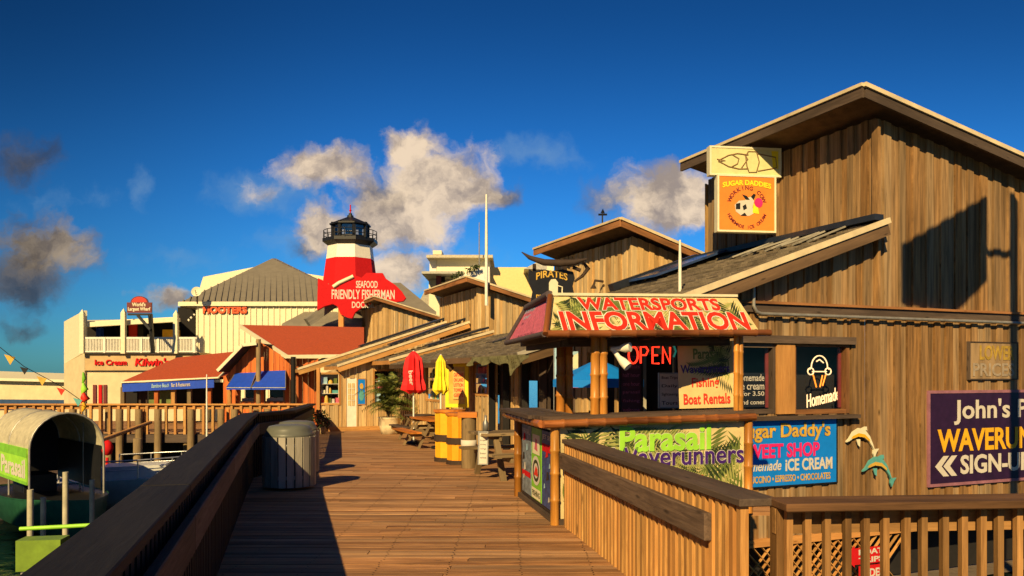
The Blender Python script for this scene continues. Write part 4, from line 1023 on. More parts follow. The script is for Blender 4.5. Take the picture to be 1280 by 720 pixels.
# ================================================================== pub sign with horns
fr = Fr(at(690, 357, 14.5), V((.97, .24, 0)), Z); sc_ = 14.5/1000
r = thing('pub_sign', fr.o, 'black shaped pirates pub sign with beer mug and long curved horn', 'sign')
out = [(-29, 20), (-26, 17), (-10, 20), (0, 18), (14, 21), (28, 18), (30, 10), (27, 0), (30, -14), (28, -34), (-24, -34), (-28, -26), (-25, -8), (-29, 2), (-30, 12)]
shape(fr, [(x*sc_, y*sc_) for x, y in out][::-1], m_black, r, 'panel', -.03, .03)
text(fr, "PIRATES", -.30, .29, .09, .22, m_gold, r, .02, arc=.06); text(fr, "PUB", -.30, -.08, -.28, -.17, m_gold, r, .02)
shape(fr, [(-.06, -.30), (.10, -.30), (.11, .06), (.06, .12), (-.02, .11), (-.06, .05)], m_cream, r, 'beer_mug', .006, .01)
mb = MB(); mb.tube([fr.p(.10, 0, .01), fr.p(.19, -.02, .01), fr.p(.19, -.16, .01), fr.p(.10, -.18, .01)], .014, 6); mb.build('mug_handle', m_cream, r)
mb = MB(); hp = [(652, 315), (662, 322), (680, 328), (700, 329), (718, 328), (733, 324)]
mb.tube([P(x, y, 14.4) for x, y in hp], [.008, .04, .062, .066, .055, .02], 9); mb.build('horn', m_darkbrown, r)
mb = MB(); mb.tube([P(728, 326, 14.5), P(735, 336, 14.6), P(728, 345, 14.6), P(718, 352, 14.6)], [.02, .045, .03, .02], 8); mb.tube([P(716, 334, 14.5), P(726, 338, 14.5)], .035, 7)
mb.beam(P(706, 332, 14.75), P(706, 392, 14.75), .06, .06, A); mb.beam(P(668, 330, 14.75), P(668, 400, 14.75), .05, .05, A); mb.build('bracket', m_darkbrown, r)
# small fish bracket lamp on the pub wall
p = ST(2.4, tAt(754, 2.4)); p.z = zAt(352, p); mb = MB(); mb.tube([p, p-A*.25+Z*.02, p-A*.3-Z*.12], .035, 7); mb.tube([p-A*.3-Z*.10, p-A*.3-Z*.2], [.03, .09], 8)
tag(mb.build('wall_lamp', m_darkbrown), 'small brown lamp on the pub wall above the hut roof', 'lamp')

# poles
def pole(name, px, py0, py1, Y, rad, m, label, cat='pole'):
    a, b = P(px, py1, Y), P(px, py0, Y); mb = MB(); mb.tube([a, a.lerp(b, .6), b], [rad, rad*.9, rad*.6], 8); return tag(mb.build(name, m), label, cat)
pole('flagpole', 608, 243, 382, 31.0, .065, m_white, 'tall white pole rising above the beach shop roof')
pole('roof_vent_pipe', 850, 300, 366, 12.6, .028, m_white, 'short white pipe standing on the grey lean-to roof')
pole('radio_antenna', 599, 278, 336, 66, .05, m_grey, 'thin grey antenna on the yellow concrete building', 'antenna')
p = P(753, 280, 22); r = thing('weather_vane', p, 'little black vane on the ridge of the pub', 'weather vane')
mb = MB(); mb.tube([p-Z*.1, p+Z*.30], .02, 6); mb.build('stem', m_black, r); mb = MB(); mb.beam(p+Z*.25-A*.12, p+Z*.27+A*.14, .03, .05); mb.prism([p+Z*.3+A*.08, p+Z*.42+A*.02, p+Z*.3-A*.05], B*.02); mb.build('arrow', m_black, r)

# ================================================================== boardwalk furniture
def bin_(loc, label):
    r = thing('litter_bin', loc, label, 'litter bin', 'slatted litter bins by the left railing'); c = V(loc); rad = .37; h = .75
    mb = MB(); n = 20
    for k in range(n):
        a = 2*math.pi*k/n; d = V((math.cos(a), math.sin(a), 0)); mb.beam(c+d*rad+Z*.03, c+d*rad+Z*h, .098, .02, d)
    mb.build('slats', W_GREY, r)
    mb = MB(); mb.lathe(c, [(rad-.03, .02), (rad-.03, h-.03), (0, h-.03)], 24); mb.build('liner', m_black, r)
    for z in (.14, .6): mb = MB(); mb.lathe(c, [(rad-.028, z), (rad-.008, z), (rad-.008, z+.05), (rad-.028, z+.05)], 24); mb.build('hoop', m_grey, r)
    mb = MB(); mb.lathe(c, [(rad*.93, h-.02), (rad*.97, h+.0), (rad*.97, h+.03), (rad*.90, h+.05), (rad*.86, h+.10), (rad*.78, h+.145), (rad*.5, h+.165), (0, h+.17)], 28); mb.build('lid', m_lid, r)
    return r
b1 = bin_((-3.27, 11.75, 0), 'slatted grey litter bin with rounded lid nearest on the left')
b2 = dup(b1, (-3.78, 14.05, deckz(14.05)), .1, 'slatted grey litter bin half hidden behind the nearer one')
# bushes by the end of the railing
def leaf_cloud(c, rx, ry, rz, n, sz, rnd, mb, mi=0):
    for _ in range(n):
        d = V((rnd.gauss(0, 1), rnd.gauss(0, 1), rnd.gauss(0, 1))).normalized()*rnd.uniform(.45, 1.05); p = V(c)+V((d.x*rx, d.y*ry, d.z*rz))
        a = V((rnd.gauss(0, 1), rnd.gauss(0, 1), rnd.gauss(0, 1))).normalized(); b = a.cross(V((rnd.gauss(0, 1), rnd.gauss(0, 1), 1))).normalized(); s = sz*rnd.uniform(.6, 1.4)
        mb.poly([p-a*s, p+b*s*.4, p+a*s, p-b*s*.4], mi)
rnd = random.Random(5); r = thing('potted_shrub', (-6.85, 28.4, -.5), 'little reddish shrub by the wall where the dark railing ends', 'plant')
mb = MB(); leaf_cloud((-6.85, 28.4, .0), .45, .4, .38, 420, .07, rnd, mb); leaf_cloud((-6.85, 28.4, .0), .42, .4, .36, 60, .06, rnd, mb, 1); mb.build('foliage', [m_bush, m_red], r)
mb = MB(); mb.lathe((-6.85, 28.4, -.5), [(.0, 0), (.2, 0), (.26, .3), (.0, .3)], 14); mb.build('pot', m_tan, r)

# potted palm
pc = P(487, 541, 28.2); pc.z = deckz(28.2)
r = thing('potted_palm', pc, 'bushy palm in cream pot in front of the far shop window', 'palm')
mb = MB(); mb.lathe(pc, [(0, 0), (.30, 0), (.36, .28), (.40, .56), (.44, .60), (.39, .60), (.36, .52), (0, .5)], 20); mb.build('pot', m_pot, r)
mb = MB(); rnd = random.Random(9)
for k in range(5): mb.tube([pc+V((rnd.uniform(-.1, .1), rnd.uniform(-.1, .1), .4)), pc+V((rnd.uniform(-.25, .25), rnd.uniform(-.2, .2), 1.3))], [.03, .02], 6)
mb.build('stems', W_POST, r)
mb = MB()
for k in range(95):
    a = rnd.uniform(0, 6.28); st = pc+V((rnd.uniform(-.18, .18), rnd.uniform(-.18, .18), rnd.uniform(.7, 1.75))); l = rnd.uniform(.65, 1.2); el = rnd.uniform(.1, 1.35)
    d = V((math.cos(a)*math.cos(el), math.sin(a)*math.cos(el), math.sin(el))); pts = [st+d*l*q-Z*(.5*l*q*q) for q in (0, .25, .5, .75, 1)]
    for j in range(4):
        for m_ in range(4):
            b_ = pts[j].lerp(pts[j+1], m_/4); t_ = (pts[j+1]-pts[j]).normalized(); sd_ = t_.cross(Z)
            if sd_.length < 1e-3: continue
            sd_.normalize(); q = (j+m_/4)/4; lf = .30*(1-.6*abs(q-.4))
            for sg in (-1, 1):
                tip = b_+sd_*sg*lf*.75+t_*lf*.6-Z*lf*.35; w_ = t_*.022
                mb.add([b_-w_, b_+w_, tip], [(0, 1, 2)], None, None, 0 if rnd.random() < .7 else 1)
mb.build('fronds', [m_palm, m_palmy], r)

# closed umbrellas
def closed(p, z0, z1, rt, rb, m, label, letters=None):
    r = thing('closed_umbrella', p, label, 'umbrella', 'folded umbrellas over the tables'); c = V(p); rnd = random.Random(int(rb*1000))
    mb = MB(); n = 22; prof = []
    K_ = [(0, .03), (.05, rt*.55), (.18, rt), (.4, rt*1.15), (.55, rt*1.2), (.66, rb*.8), (.82, rb*.98), (.93, rb*1.02), (1, rb*.5)]
    vs = []; fs = []
    for i, (q, rr) in enumerate(K_):
        for k in range(n):
            a = 2*math.pi*k/n; f = 1+(.22 if k % 2 else -.18)*(q > .1)+rnd.uniform(-.06, .06)
            vs.append(c+V((rr*f*math.cos(a), rr*f*math.sin(a), z1-c.z-(z1-z0)*q+(rnd.uniform(-.06, .06) if i == len(K_)-1 else 0))))
    for i in range(len(K_)-1):
        for k in range(n): fs.append((i*n+k, i*n+(k+1) % n, (i+1)*n+(k+1) % n, (i+1)*n+k))
    mb.add(vs, fs, None, None, 0, False); mb.build('canopy', m, r)
    mb = MB(); mb.tube([c, c+Z*(z1+.02-c.z)], .025, 8); mb.build('pole', m_white, r)
    mb = MB(); mb.lathe(c, [(0, 0), (.25, 0), (.25, .06), (.05, .1), (0, .1)], 14); mb.build('base', m_black, r)
    if letters:
        f_ = Fr(V((c.x-.02, c.y-rb*1.25, z0+.42)), Z*-1+V((.1, 0, 0)), V((1, 0, 0))); text(f_, letters, -.2, .2, -.06, .06, m_paper, r, .02)
    return r
yR = 22.4; cR = P(517, 470, yR); closed((cR.x, yR, deckz(yR)), zAt(491, cR), zAt(439, cR), .20, .29, m_redcloth, 'closed red umbrella beside the palm', 'beer')
yY = 20.5; cY = P(551, 470, yY); closed((cY.x, yY, deckz(yY)), zAt(491, cY), zAt(444, cY), .10, .17, m_lemon, 'closed yellow umbrella beside the yellow menu board')

# picnic tables
def picnic(loc, rz, tm, fm, label, lw=1.7, cat='picnic table'):
    r = thing('picnic_table', (0, 0, 0), label, cat, 'picnic tables on the boardwalk')
    mb = MB()
    for k in range(5): mb.beam((-lw/2, -.32+k*.16, .74), (lw/2, -.32+k*.16, .74), .145, .04)
    mb.build('table_top', tm, r)
    for sd_ in (-1, 1):
        mb = MB()
        for k in range(2): mb.beam((-lw/2, sd_*(.66+k*.15), .44), (lw/2, sd_*(.66+k*.15), .44), .14, .04)
        mb.build('seat', tm, r)
    for x in (-lw/2+.25, lw/2-.25):
        for sd_ in (-1, 1):
            mb = MB(); mb.beam((x, sd_*.62, .0), (x, sd_*.26, .72), .045, .1, V((1, 0, 0))); mb.build('leg', fm, r)
        mb = MB(); mb.beam((x+.05, -.85, .38), (x+.05, .85, .38), .04, .1); mb.beam((x+.05, -.36, .68), (x+.05, .36, .68), .04, .09); mb.build('cross_brace', fm, r)
    r.location = loc; r.rotation_euler.z = rz; return r
ax = math.atan2(B.y, B.x)
q = P(534, 552, 21.2); picnic((q.x+.15, 21.3, deckz(21.3)), ax, W_ORANGE, W_POST, 'orange topped picnic table beneath the closed umbrellas', 1.9)
q = P(487, 560, 23.6); picnic((-2.7, 24.4, deckz(24.4)), ax, W_OLD, W_POST, 'dark brown picnic table tucked behind the orange one', 1.6)
q = P(640, 590, 13.4); picnic((.28, 13.55, deckz(13.55)), math.atan2(A.y, A.x), W_POST, W_POST, 'weathered brown picnic table between the stout post and the hut', 1.9)
# little sandwich board hung on the table end and a bottle rack
fr = Fr(P(604, 560, 12.95), V((.95, -.2, 0)), V((.25, 0, 1))); r = thing('menu_card', fr.o, 'white menu card leaning against the legs of the weathered picnic table', 'menu'); panel(fr, .13, .50, .015, m_paper, r); border(fr, .13, .50, .02, .02, m_grey, r)
for k in range(6): text(fr, ("lunch", "burger", "shrimp", "wings", "beer", "wine")[k], -.05, .05, .18-k*.07, .21-k*.07, m_black, r, .0, lift=.002, th=.001)
p = P(607, 533, 13.4); p.z = deckz(13.5)+.76; mb = MB(); mb.lathe(p, [(0, 0), (.05, 0), (.05, .14), (.02, .2), (.02, .27), (0, .27)], 12); tag(mb.build('sauce_bottle', m_grey), 'dark bottle standing on the weathered picnic table', 'bottle')

# yellow barrels (bins) and stout post with white band
def ybar(loc, rad, h, label, seed):
    r = thing('yellow_barrel', loc, label, 'barrel', 'yellow barrels by the beach shop'); c = V(loc)
    mb = MB(); n = 10
    for k in range(n):
        a = 2*math.pi*k/n; d = V((math.cos(a), math.sin(a), 0)); t_ = V((-d.y, d.x, 0)); w_ = rad*.31
        mb.beam(c+d*rad*.97+Z*.02, c+d*rad+Z*h, w_*2, .03, d)
    mb.build('staves', m_yelloworange if seed else m_yellow, r)
    mb = MB()
    for z in ((.0, .09), (h*.42, h*.55)): mb = MB(); mb.lathe(c, [(rad*1.0, z[0]), (rad*1.15, z[0]), (rad*1.15, z[1]), (rad*1.0, z[1])], 20, smooth=False); mb.build('hoop', m_darkbrown, r)
    mb = MB(); mb.lathe(c, [(rad*1.0, h-.03), (rad*1.2, h), (rad*1.2, h+.05), (0, h+.05)], 20, smooth=False); mb.build('lid', W_ORANGE, r); return r
q = P(562, 566, 16.6); ybar((q.x, 16.6, deckz(16.6)), .28, 1.02, 'yellow barrel behind and left of the other with an orange rim', 0)
q = P(573, 572, 15.9); ybar((q.x+.03, 15.9, deckz(15.9)), .24, .97, 'front yellow barrel touching the stout timber post', 1)
q = P(586, 578, 15.0); c = V((q.x, 15.0, deckz(15.0)))
r = thing('stout_post', c, 'stout round timber post with a white band and an orange board on top', 'post')
mb = MB(); mb.tube([c, c+Z*.97], .14, 16); mb.build('shaft', W_POST, r); mb = MB(); mb.lathe(c, [(.143, .36), (.149, .36), (.149, .53), (.143, .53)], 20); mb.build('white_band', m_paper, r)
mb = MB(); mb.beam(c+V((-.2, 0, 1.0)), c+V((.16, 0, 1.0)), .3, .10); mb.build('top_board', W_ORANGE, r)
# yellow menu board on beach shop wall
sb = -1.25; ta, tb = tAt(560, sb), tAt(583, sb); p_ = ST(sb, (ta+tb)/2); fr = Fr(V((p_.x, p_.y, (zAt(457, p_)+zAt(506, p_))/2)), V((1, -.3, 0)), Z); wd, ht = .50, zAt(457, p_)-zAt(506, p_)
r = thing('lotion_board', fr.o, 'yellow framed price board with red writing standing before the beach shop wall', 'menu board'); panel(fr, wd, ht, .03, m_gold, r); border(fr, wd*.95, ht*.95, .1, .08, m_lemon, r)
mb = MB()
for k in (-1, 1): mb = MB(); mb.beam(fr.p(k*wd*.42, -ht/2, -.05), V((fr.p(k*wd*.42, 0, -.05).x, fr.p(k*wd*.42, 0, -.05).y, deckz(p_.y)-.02)), .05, .05); mb.build('leg', m_lemon, r)
f2 = Fr(fr.p(wd*.12, 0, .03), fr.x, Z); panel(f2, wd*.66, ht*.72, .01, mat('pale_orange_sign', (.72, .42, .12), .5), r, 'price_panel')
for k, tx in enumerate(("CAPTAINS", "ON LAND", "LOTION", "TOWELS", "GIFTS")): text(f2, tx, -wd*.28, wd*.28, ht*(.22-.13*k), ht*(.31-.13*k), m_letter, r, .03, lift=.004, th=.001)

# ================================================================== background: lighthouse, fish, buildings
LY = 62; lc = P(438, 468, LY); r = thing('lighthouse', (lc.x, LY, -2), 'red and white lighthouse tower with black lantern room', 'lighthouse'); u = LY/1000
z = lambda py: 1.65+(468-py)*u
N8 = 8; rt, rb_ = 26*u, 40*u
def rad(py): return (27.5+(py-306)*.135)*u
mb = MB()
def octo(py): return (rad(py), z(py))
mb.lathe((lc.x, LY, 0), [octo(500), octo(402)], N8, smooth=False, a0=R(22)); mb.build('white_band', m_white, r); mb = MB(); mb.lathe((lc.x, LY, 0), [octo(325), octo(302)], N8, smooth=False, a0=R(22)); mb.build('white_band', m_white, r)
mb = MB(); mb.lathe((lc.x, LY, 0), [octo(402), octo(325)], N8, smooth=False, a0=R(22)); mb.build('red_band', m_red, r)
mb = MB(); mb.lathe((lc.x, LY, 0), [(rad(306), z(309)), (34.5*u, z(304)), (34.5*u, z(300)), (0, z(300))], N8, smooth=False, a0=R(22)); mb.build('gallery', m_black, r)
mb = MB()
for k in range(16):
    a = 2*math.pi*k/16+R(22); a2 = 2*math.pi*(k+1)/16+R(22)
    p = lambda a, py: V((lc.x+33*u*math.cos(a), LY+33*u*math.sin(a), z(py)))
    mb.tube([p(a, 300), p(a, 290)], .035, 5)
    for py in (290, 295): mb.tube([p(a, py), p(a2, py)], .03, 5)
mb.build('gallery_rail', m_black, r)
mb = MB(); mb.lathe((lc.x, LY, 0), [(22*u, z(300)), (22*u, z(296))], N8, smooth=False, a0=R(22)); mb.lathe((lc.x, LY, 0), [(22.2*u, z(283.5)), (22.2*u, z(279))], N8, smooth=False, a0=R(22))
for k in range(8):
    a = 2*math.pi*k/8+R(22); mb.beam((lc.x+22*u*math.cos(a), LY+22*u*math.sin(a), z(300)), (lc.x+22*u*math.cos(a), LY+22*u*math.sin(a), z(279)), .22, .22, V((math.cos(a), math.sin(a), 0)))
mb.build('lantern_frame', m_black, r)
mb = MB(); mb.lathe((lc.x, LY, 0), [(21.5*u, z(297)), (21.5*u, z(281))], N8, smooth=False, a0=R(22)); mb.build('lantern_glass', m_glassd, r)
mb = MB(); mb.lathe((lc.x, LY, 0), [(4*u, z(300)), (4*u, z(282))], 8); mb.build('lamp', m_cream, r)
mb = MB(); mb.lathe((lc.x, LY, 0), [(0, z(280)), (26*u, z(282.5)), (26*u, z(281)), (4*u, z(271.5)), (4*u, z(269.5)), (2.2*u, z(269)), (2.2*u, z(267)), (0, z(265.5))], N8, smooth=False, a0=R(22)); mb.build('lantern_roof', m_black, r)
mb = MB(); mb.tube([(lc.x, LY, z(267)), (lc.x, LY, z(256))], .05, 5); mb.lathe((lc.x, LY, z(263)), [(0, -.12), (.12, 0), (0, .12)], 8); mb.build('finial', m_red, r)

FY = 48; u = FY/1000; fr = Fr(P(450, 366, FY), V((1, .06, 0)), V((0, 0, 1))); r = thing('fish_sign', fr.o, 'huge red fish shaped restaurant sign with white lettering', 'sign')
fpts = [(-52, 18), (-47, 16), (-38, 10), (-30, 9), (-26, 12), (-18, 18), (-4, 21), (2, 19), (8, 25), (28, 25), (32, 18), (44, 10), (52, 2), (57, -6), (54, -10), (40, -12), (28, -11), (14, -13), (4, -17), (-6, -24), (-10, -32), (-16, -31), (-24, -27), (-28, -17), (-34, -14), (-44, -17), (-53, -22)]
shape(fr, [(x*u, y*u) for x, y in fpts][::-1], m_red, r, 'body', -.4, .4)
text(fr, "SEAFOOD", -5*u, 22*u, 6*u, 15*u, m_paper, r, .02); text(fr, "FRIENDLY FISHERMAN", -35*u, 43*u, -8*u, 4*u, m_paper, r, .02); text(fr, "DOCKSIDE", -10*u, 24*u, -19*u, -11*u, m_paper, r, .02)
mb = MB(); mb.tube([fr.p(-33*u, 7*u, .02), fr.p(-26*u, 12*u, .02), fr.p(-8*u, 20.5*u, .02)], .12, 5); mb.build('pale_edge', m_cream, r)
mb = MB(); mb.beam(fr.p(-24*u, -60*u, -.3), fr.p(-24*u, -15*u, -.3), .3, .3); mb.beam(fr.p(20*u, -60*u, -.3), fr.p(20*u, -8*u, -.3), .3, .3); mb.build('post', W_FENCE, r)

def solid(r, name, pts, ext, m):
    mb = MB(); mb.prism(pts, ext); return mb.build(name, m, r)
# sloping grey roofed building between
r = thing('grey_roofed_hall', P(400, 468, 50), 'low hall with grey slanting roofs under the fish sign', 'building')
solid(r, 'roof', [P(351, 410, 50), P(415, 376, 54), P(452, 376, 54), P(452, 410, 50)], V((0, .3, .3)), m_greyroof)
solid(r, 'wall', [P(352, 412, 50.5), P(452, 412, 50.5), P(452, 575, 50.5), P(352, 575, 50.5)], V((0, 4, 0)), m_tanlight)
mb = MB(); mb.beam(P(384, 403, 48.6), P(422, 376, 49.6), .5, .5); mb.build('skylight', W_GREY, r)
solid(r, 'roof', [P(430, 385, 54), P(432, 358, 58), P(500, 358, 58), P(545, 395, 54)], V((0, .3, .3)), m_greyroof)
r = thing('small_gable_house', P(520, 380, 75), 'pale little roof gable peeping right of the fish', 'building')
solid(r, 'roof', [P(520, 385, 75), P(532, 361, 75), P(548, 385, 75)], V((0, 4, 0)), mat('pale_grey_roof', (.34, .31, .25), .7)); solid(r, 'wall', [P(518, 470, 75.2), P(550, 470, 75.2), P(550, 385, 75.2), P(518, 385, 75.2)], V((0, 3.6, 0)), m_cream)

# concrete building
CY = 70; r = thing('concrete_building', P(600, 460, CY), 'pale yellow flat roofed concrete building behind the plank shops', 'building')
def blk(px0, px1, py0, py1, Y, dep, m, nm): return solid(r, nm, [P(px0, py1, Y), P(px1, py1, Y), P(px1, py0, Y), P(px0, py0, Y)], V((0, dep, 0)), m)
blk(537, 545.5, 323, 345, 68.2, 5, m_white, 'tower_side'); blk(545.8, 612, 322, 346, 68, 6, m_yellowwall if False else m_cream, 'tower'); blk(533, 616, 318.5, 322, 67, 9, mat('pale_roof_edge', (.5, .45, .33), .7), 'roof_slab'); blk(541, 552, 313, 318, 70, 2, m_cream, 'vent')
blk(527, 580, 339, 342, 66, 6, mat('canopy_slab', (.42, .40, .33), .7), 'canopy'); blk(536, 690, 345, 420, 70, 8, m_cream, 'wall'); blk(612, 672, 334, 420, 69, 8, m_yellowwall, 'stair_wall'); blk(545, 551, 340, 362, 67.5, .6, m_maroon, 'red_column'); blk(551, 556, 340, 352, 68, .4, m_dark, 'window')
solid(r, 'stair_roof', [P(553, 356, 66), P(600, 334, 66), P(612, 334, 66), P(612, 356, 66)], V((0, 2.5, 0)), m_white)
rnd = random.Random(2)
r2 = thing('rooftop_planting', P(580, 350, 65), 'row of small dark shrubs on the ledge of the concrete building', 'plants')
mb = MB()
for x, y_ in ((568, 345), (575, 342), (586, 338), (593, 335), (596, 334)): leaf_cloud(P(x, y_, 65.5), .35, .3, .2, 30, .15, rnd, mb)
mb.build('foliage', m_bush, r2)
solid(r, 'far_canopy', [P(655, 336, 66), P(672, 327, 66), P(684, 333, 66), P(682, 337, 66)], V((0, 3, 0)), m_galv); blk(672, 692, 326, 345, 70, 4, m_cream, 'wall')

# restaurant with grey hip roof and red letters
HY = 52; r = thing('hip_roofed_restaurant', P(320, 500, HY), 'white two storey restaurant with grey hip roof and orange red letters', 'building')
def blk2(px0, px1, py0, py1, Y, dep, m, nm): return solid(r, nm, [P(px0, py1, Y), P(px1, py1, Y), P(px1, py0, Y), P(px0, py0, Y)], V((0, dep, 0)), m)
blk2(245, 452, 378, 575, HY, 14, m_cream, 'wall')
mb = MB()
for k in range(28):
    x = 247+k*7.3; mb.beam(P(x, 379, HY-.04), P(x, 575, HY-.04), .05, .05)
mb.build('wall_battens', m_cream, r)
ap, ap2 = P(340, 323, HY+8), P(345, 323, HY+9); e0, e1 = P(225, 378, HY-.12), P(456, 378, HY-.12); e2, e3 = e1+V((0, 18, 0)), e0+V((0, 18, 0)); 
mb = MB(); mb.add([e0, e1, e2, e3, ap, ap2], [(0, 1, 5, 4), (1, 2, 5), (2, 3, 4, 5), (3, 0, 4)]); mb.build('roof', m_greyroof, r)
mb = MB()
for k in range(30):
    f = (k+.5)/30; b_ = e0.lerp(e1, f); top_ = ap.lerp(ap2, .5); q = 1-abs(f-.5)*2
    # seam parallel to the slope, cut by the hips
    up = (top_-e0.lerp(e1, .5)); pk = b_+up*q*.98
    mb.beam(b_+Z*.06, pk+Z*.06, .08, .08)
mb.build('roof_seams', m_greyroof, r)
mb = MB(); mb.beam(e0+V((0, -.05, -.1)), e1+V((0, -.05, -.1)), .15, .28); mb.beam(e0+V((-.05, 0, -.1)), e3+V((-.05, 0, -.1)), .15, .28); mb.build('eave_gutter', m_cream, r)
mb = MB(); mb.prism([e0-Z*.25, P(246, 384, HY-.2), P(246, 384, HY+10), e3-Z*.25], -Z*.05); mb.build('porch_soffit', m_darkbrown, r)
blk2(222, 245, 384, 440, HY+5, .3, m_dark, 'porch_wall')
for k, (x, y_) in enumerate(((236, 400), (239, 397), (243, 393))):
    mb = MB(); mb.lathe(P(x, y_, HY+.5), [(0, -.1), (.1, 0), (0, .1)], 8); mb.build('porch_lamp', m_white, r)
fr = Fr(P(281.5, 387, HY-.08), V((1, 0, 0)), Z); u = HY/1000
text(fr, "HOOTERS", -27.5*u, 27.5*u, -5*u, 4.5*u, mat('sign_orange_red', (.75, .10, .02), .4), r, .05, lift=.02, th=.05, outline=m_maroon, ow=.03)
# rear white gable
r = thing('rear_white_roof', P(290, 350, 64), 'white slanting parapet behind the grey hip roof', 'building')
solid(r, 'parapet', [P(248, 365, 66), P(254, 346, 66), P(322, 333, 66), P(450, 352, 66), P(450, 372, 66)], V((0, .6, 0)), m_cream); solid(r, 'wall', [P(250, 575, 66.3), P(450, 575, 66.3), P(450, 368, 66.3), P(250, 368, 66.3)], V((0, 5, 0)), m_cream)
p = P(246, 365, 50.9); r = thing('satellite_dish', p, 'pale round satellite dish at the left corner of the grey roof', 'satellite dish')
d = V((.1, -1, .25)).normalized(); xx = d.cross(Z).normalized(); yy = xx.cross(d); mb = MB(); n = 18
vs = [p]+[p+(xx*math.cos(a)+yy*math.sin(a))*.32*q+d*.1*q*q for q in (.5, 1) for a in [2*math.pi*k/n for k in range(n)]]
mb.add(vs, [(0, 1+k, 1+(k+1) % n) for k in range(n)]+[(1+k, 1+n+k, 1+n+(k+1) % n, 1+(k+1) % n) for k in range(n)], None, None, 0, True); mb.build('dish', m_cream, r)
mb = MB(); mb.tube([p-d*.02, p-Z*.75+V((0, .1, 0))], .05, 6); mb.tube([p-yy*.3, p+d*.35], .02, 5); mb.build('mount', m_darkbrown, r)

# wharf building with balcony
WY = 50; r = thing('wharf_building', P(160, 500, WY), 'tan wharf building with white balcony rail and red lettering', 'building'); u = WY/1000
def blk3(px0, px1, py0, py1, Y, dep, m, nm): return solid(r, nm, [P(px0, py1, Y), P(px1, py1, Y), P(px1, py0, Y), P(px0, py0, Y)], V((0, dep, 0)), m)
blk3(106, 250, 441, 463, WY, 10, m_tan, 'upper_band'); blk3(106, 250, 463.2, 575, WY+.2, 10, m_tanlight, 'wall')
solid(r, 'corner_wall', [P(80, 455, WY+3.6), P(105.8, 441, WY), P(105.8, 575, WY), P(80, 575, WY+3.6)], V((.2, 6, 0)), m_tanlight)
solid(r, 'slanted_parapet', [P(80, 402, WY+4), P(105.5, 388, WY), P(105.5, 440, WY), P(80, 455, WY+4)], V((.12, .1, 0)), m_cream)
solid(r, 'balcony_floor', [P(104, 442, WY-.2), P(245, 442, WY-.2), P(245, 440, WY-.2), P(104, 440, WY-.2)], V((0, 9, 0)), m_cream)
blk3(106, 245, 400, 440, WY+6, .3, m_dark, 'back_wall')
mb = MB(); mb.prism([P(104, 409, WY), P(222, 402, WY), P(222, 397, WY), P(104, 403, WY)], V((0, .4, 0))); mb.build('roof_beam', m_cream, r)
mb = MB(); mb.prism([P(104, 404, WY+.5), P(222, 398, WY+.5), P(222, 400, WY+6), P(104, 402, WY+6)], Z*.1); mb.build('roof', m_cream, r)
for x, tp in ((103, 388), (154.5, 387), (220, 389)):
    c_ = P(x, 442, WY-.35); mb = MB(); mb.beam(c_, P(x, tp+4, WY-.35), .26, .26); mb.lathe(P(x, tp+4, WY-.35), [(.18, 0), (0, .28)], 4, smooth=False, a0=R(45)); mb.build('post', m_cream, r)
mb = MB(); mb.beam(P(105, 422.5, WY-.3), P(246, 422.5, WY-.3), .09, .12); mb.beam(P(105, 439.5, WY-.3), P(246, 439.5, WY-.3), .09, .08)
x = 106
while x < 246: mb.beam(P(x, 440, WY-.3), P(x, 423, WY-.3), .05, .05); x += 1.9
for x in (131, 177, 198, 243): mb.beam(P(x, 441, WY-.32), P(x, 421.5, WY-.32), .13, .13)
mb.build('balcony_rail', m_white, r)
fr = Fr(P(139, 453, WY-.02), V((1, 0, 0)), Z); text(fr, "Ice Cream", -20*u, 20*u, -3.5*u, 3.5*u, m_red, r, .03, lift=.02, th=.05)
fr = Fr(P(190, 453, WY-.02), V((1, 0, 0)), Z); text(fr, "Kilwin's", -21*u, 22*u, -4.5*u, 5.5*u, m_red, r, .03, lift=.02, th=.05, shear=.15)
for x, m_ in ((118, m_maroon), (125, m_red), (131, m_maroon)): blk3(x-2, x+2, 481, 505, WY+.1, .08, m_, 'shutter')
for x0_, x1_, y0_, y1_, m_ in ((161, 171, 404, 440, m_letter), (171, 179, 402, 440, m_black), (120, 126, 410, 424, m_blue), (203, 222, 412, 424, m_yellow), (184, 189, 418, 428, m_paper)):
    blk3(x0_, x1_, y0_, y1_, WY+2.5+x0_*.01, .4, m_, 'balcony_screen')
SY = 47.6; u = SY/1000; fr = Fr(P(174, 382, SY), V((1, 0, 0)), Z); r = thing('wharf_sign', fr.o, 'brown sign with arched orange top standing above the white balcony', 'sign')
shape(fr, [(-15.5*u, -9*u), (15.5*u, -9*u), (15.5*u, 4*u), (-15.5*u, 4*u)], m_maroon, r, 'panel', -.1, .1)
arc_ = [(11*u*math.cos(R(a)), 4*u+8*u*math.sin(R(a))) for a in range(0, 181, 15)]; shape(fr, arc_, m_maroon, r, 'arch', -.1, .1); shape(fr, [(x*.85, 4.2*u+(y-4*u)*.82) for x, y in arc_], m_letter, r, 'arch_face', .004)
text(fr, "World's", -9*u, 8*u, -1*u, 4*u, m_cream, r, .03); text(fr, "Largest Wharf", -14*u, 14*u, -7.5*u, -2*u, m_cream, r, .03)
mb = MB(); mb.beam(P(160, 393, SY), P(190, 393, SY), .12, .12); mb.beam(P(188, 393, SY), P(191, 441, SY+.5), .2, .2, V((1, 0, 0))); mb.beam(P(172, 394, SY), P(188, 412, SY), .14, .14); mb.build('frame', m_black, r)

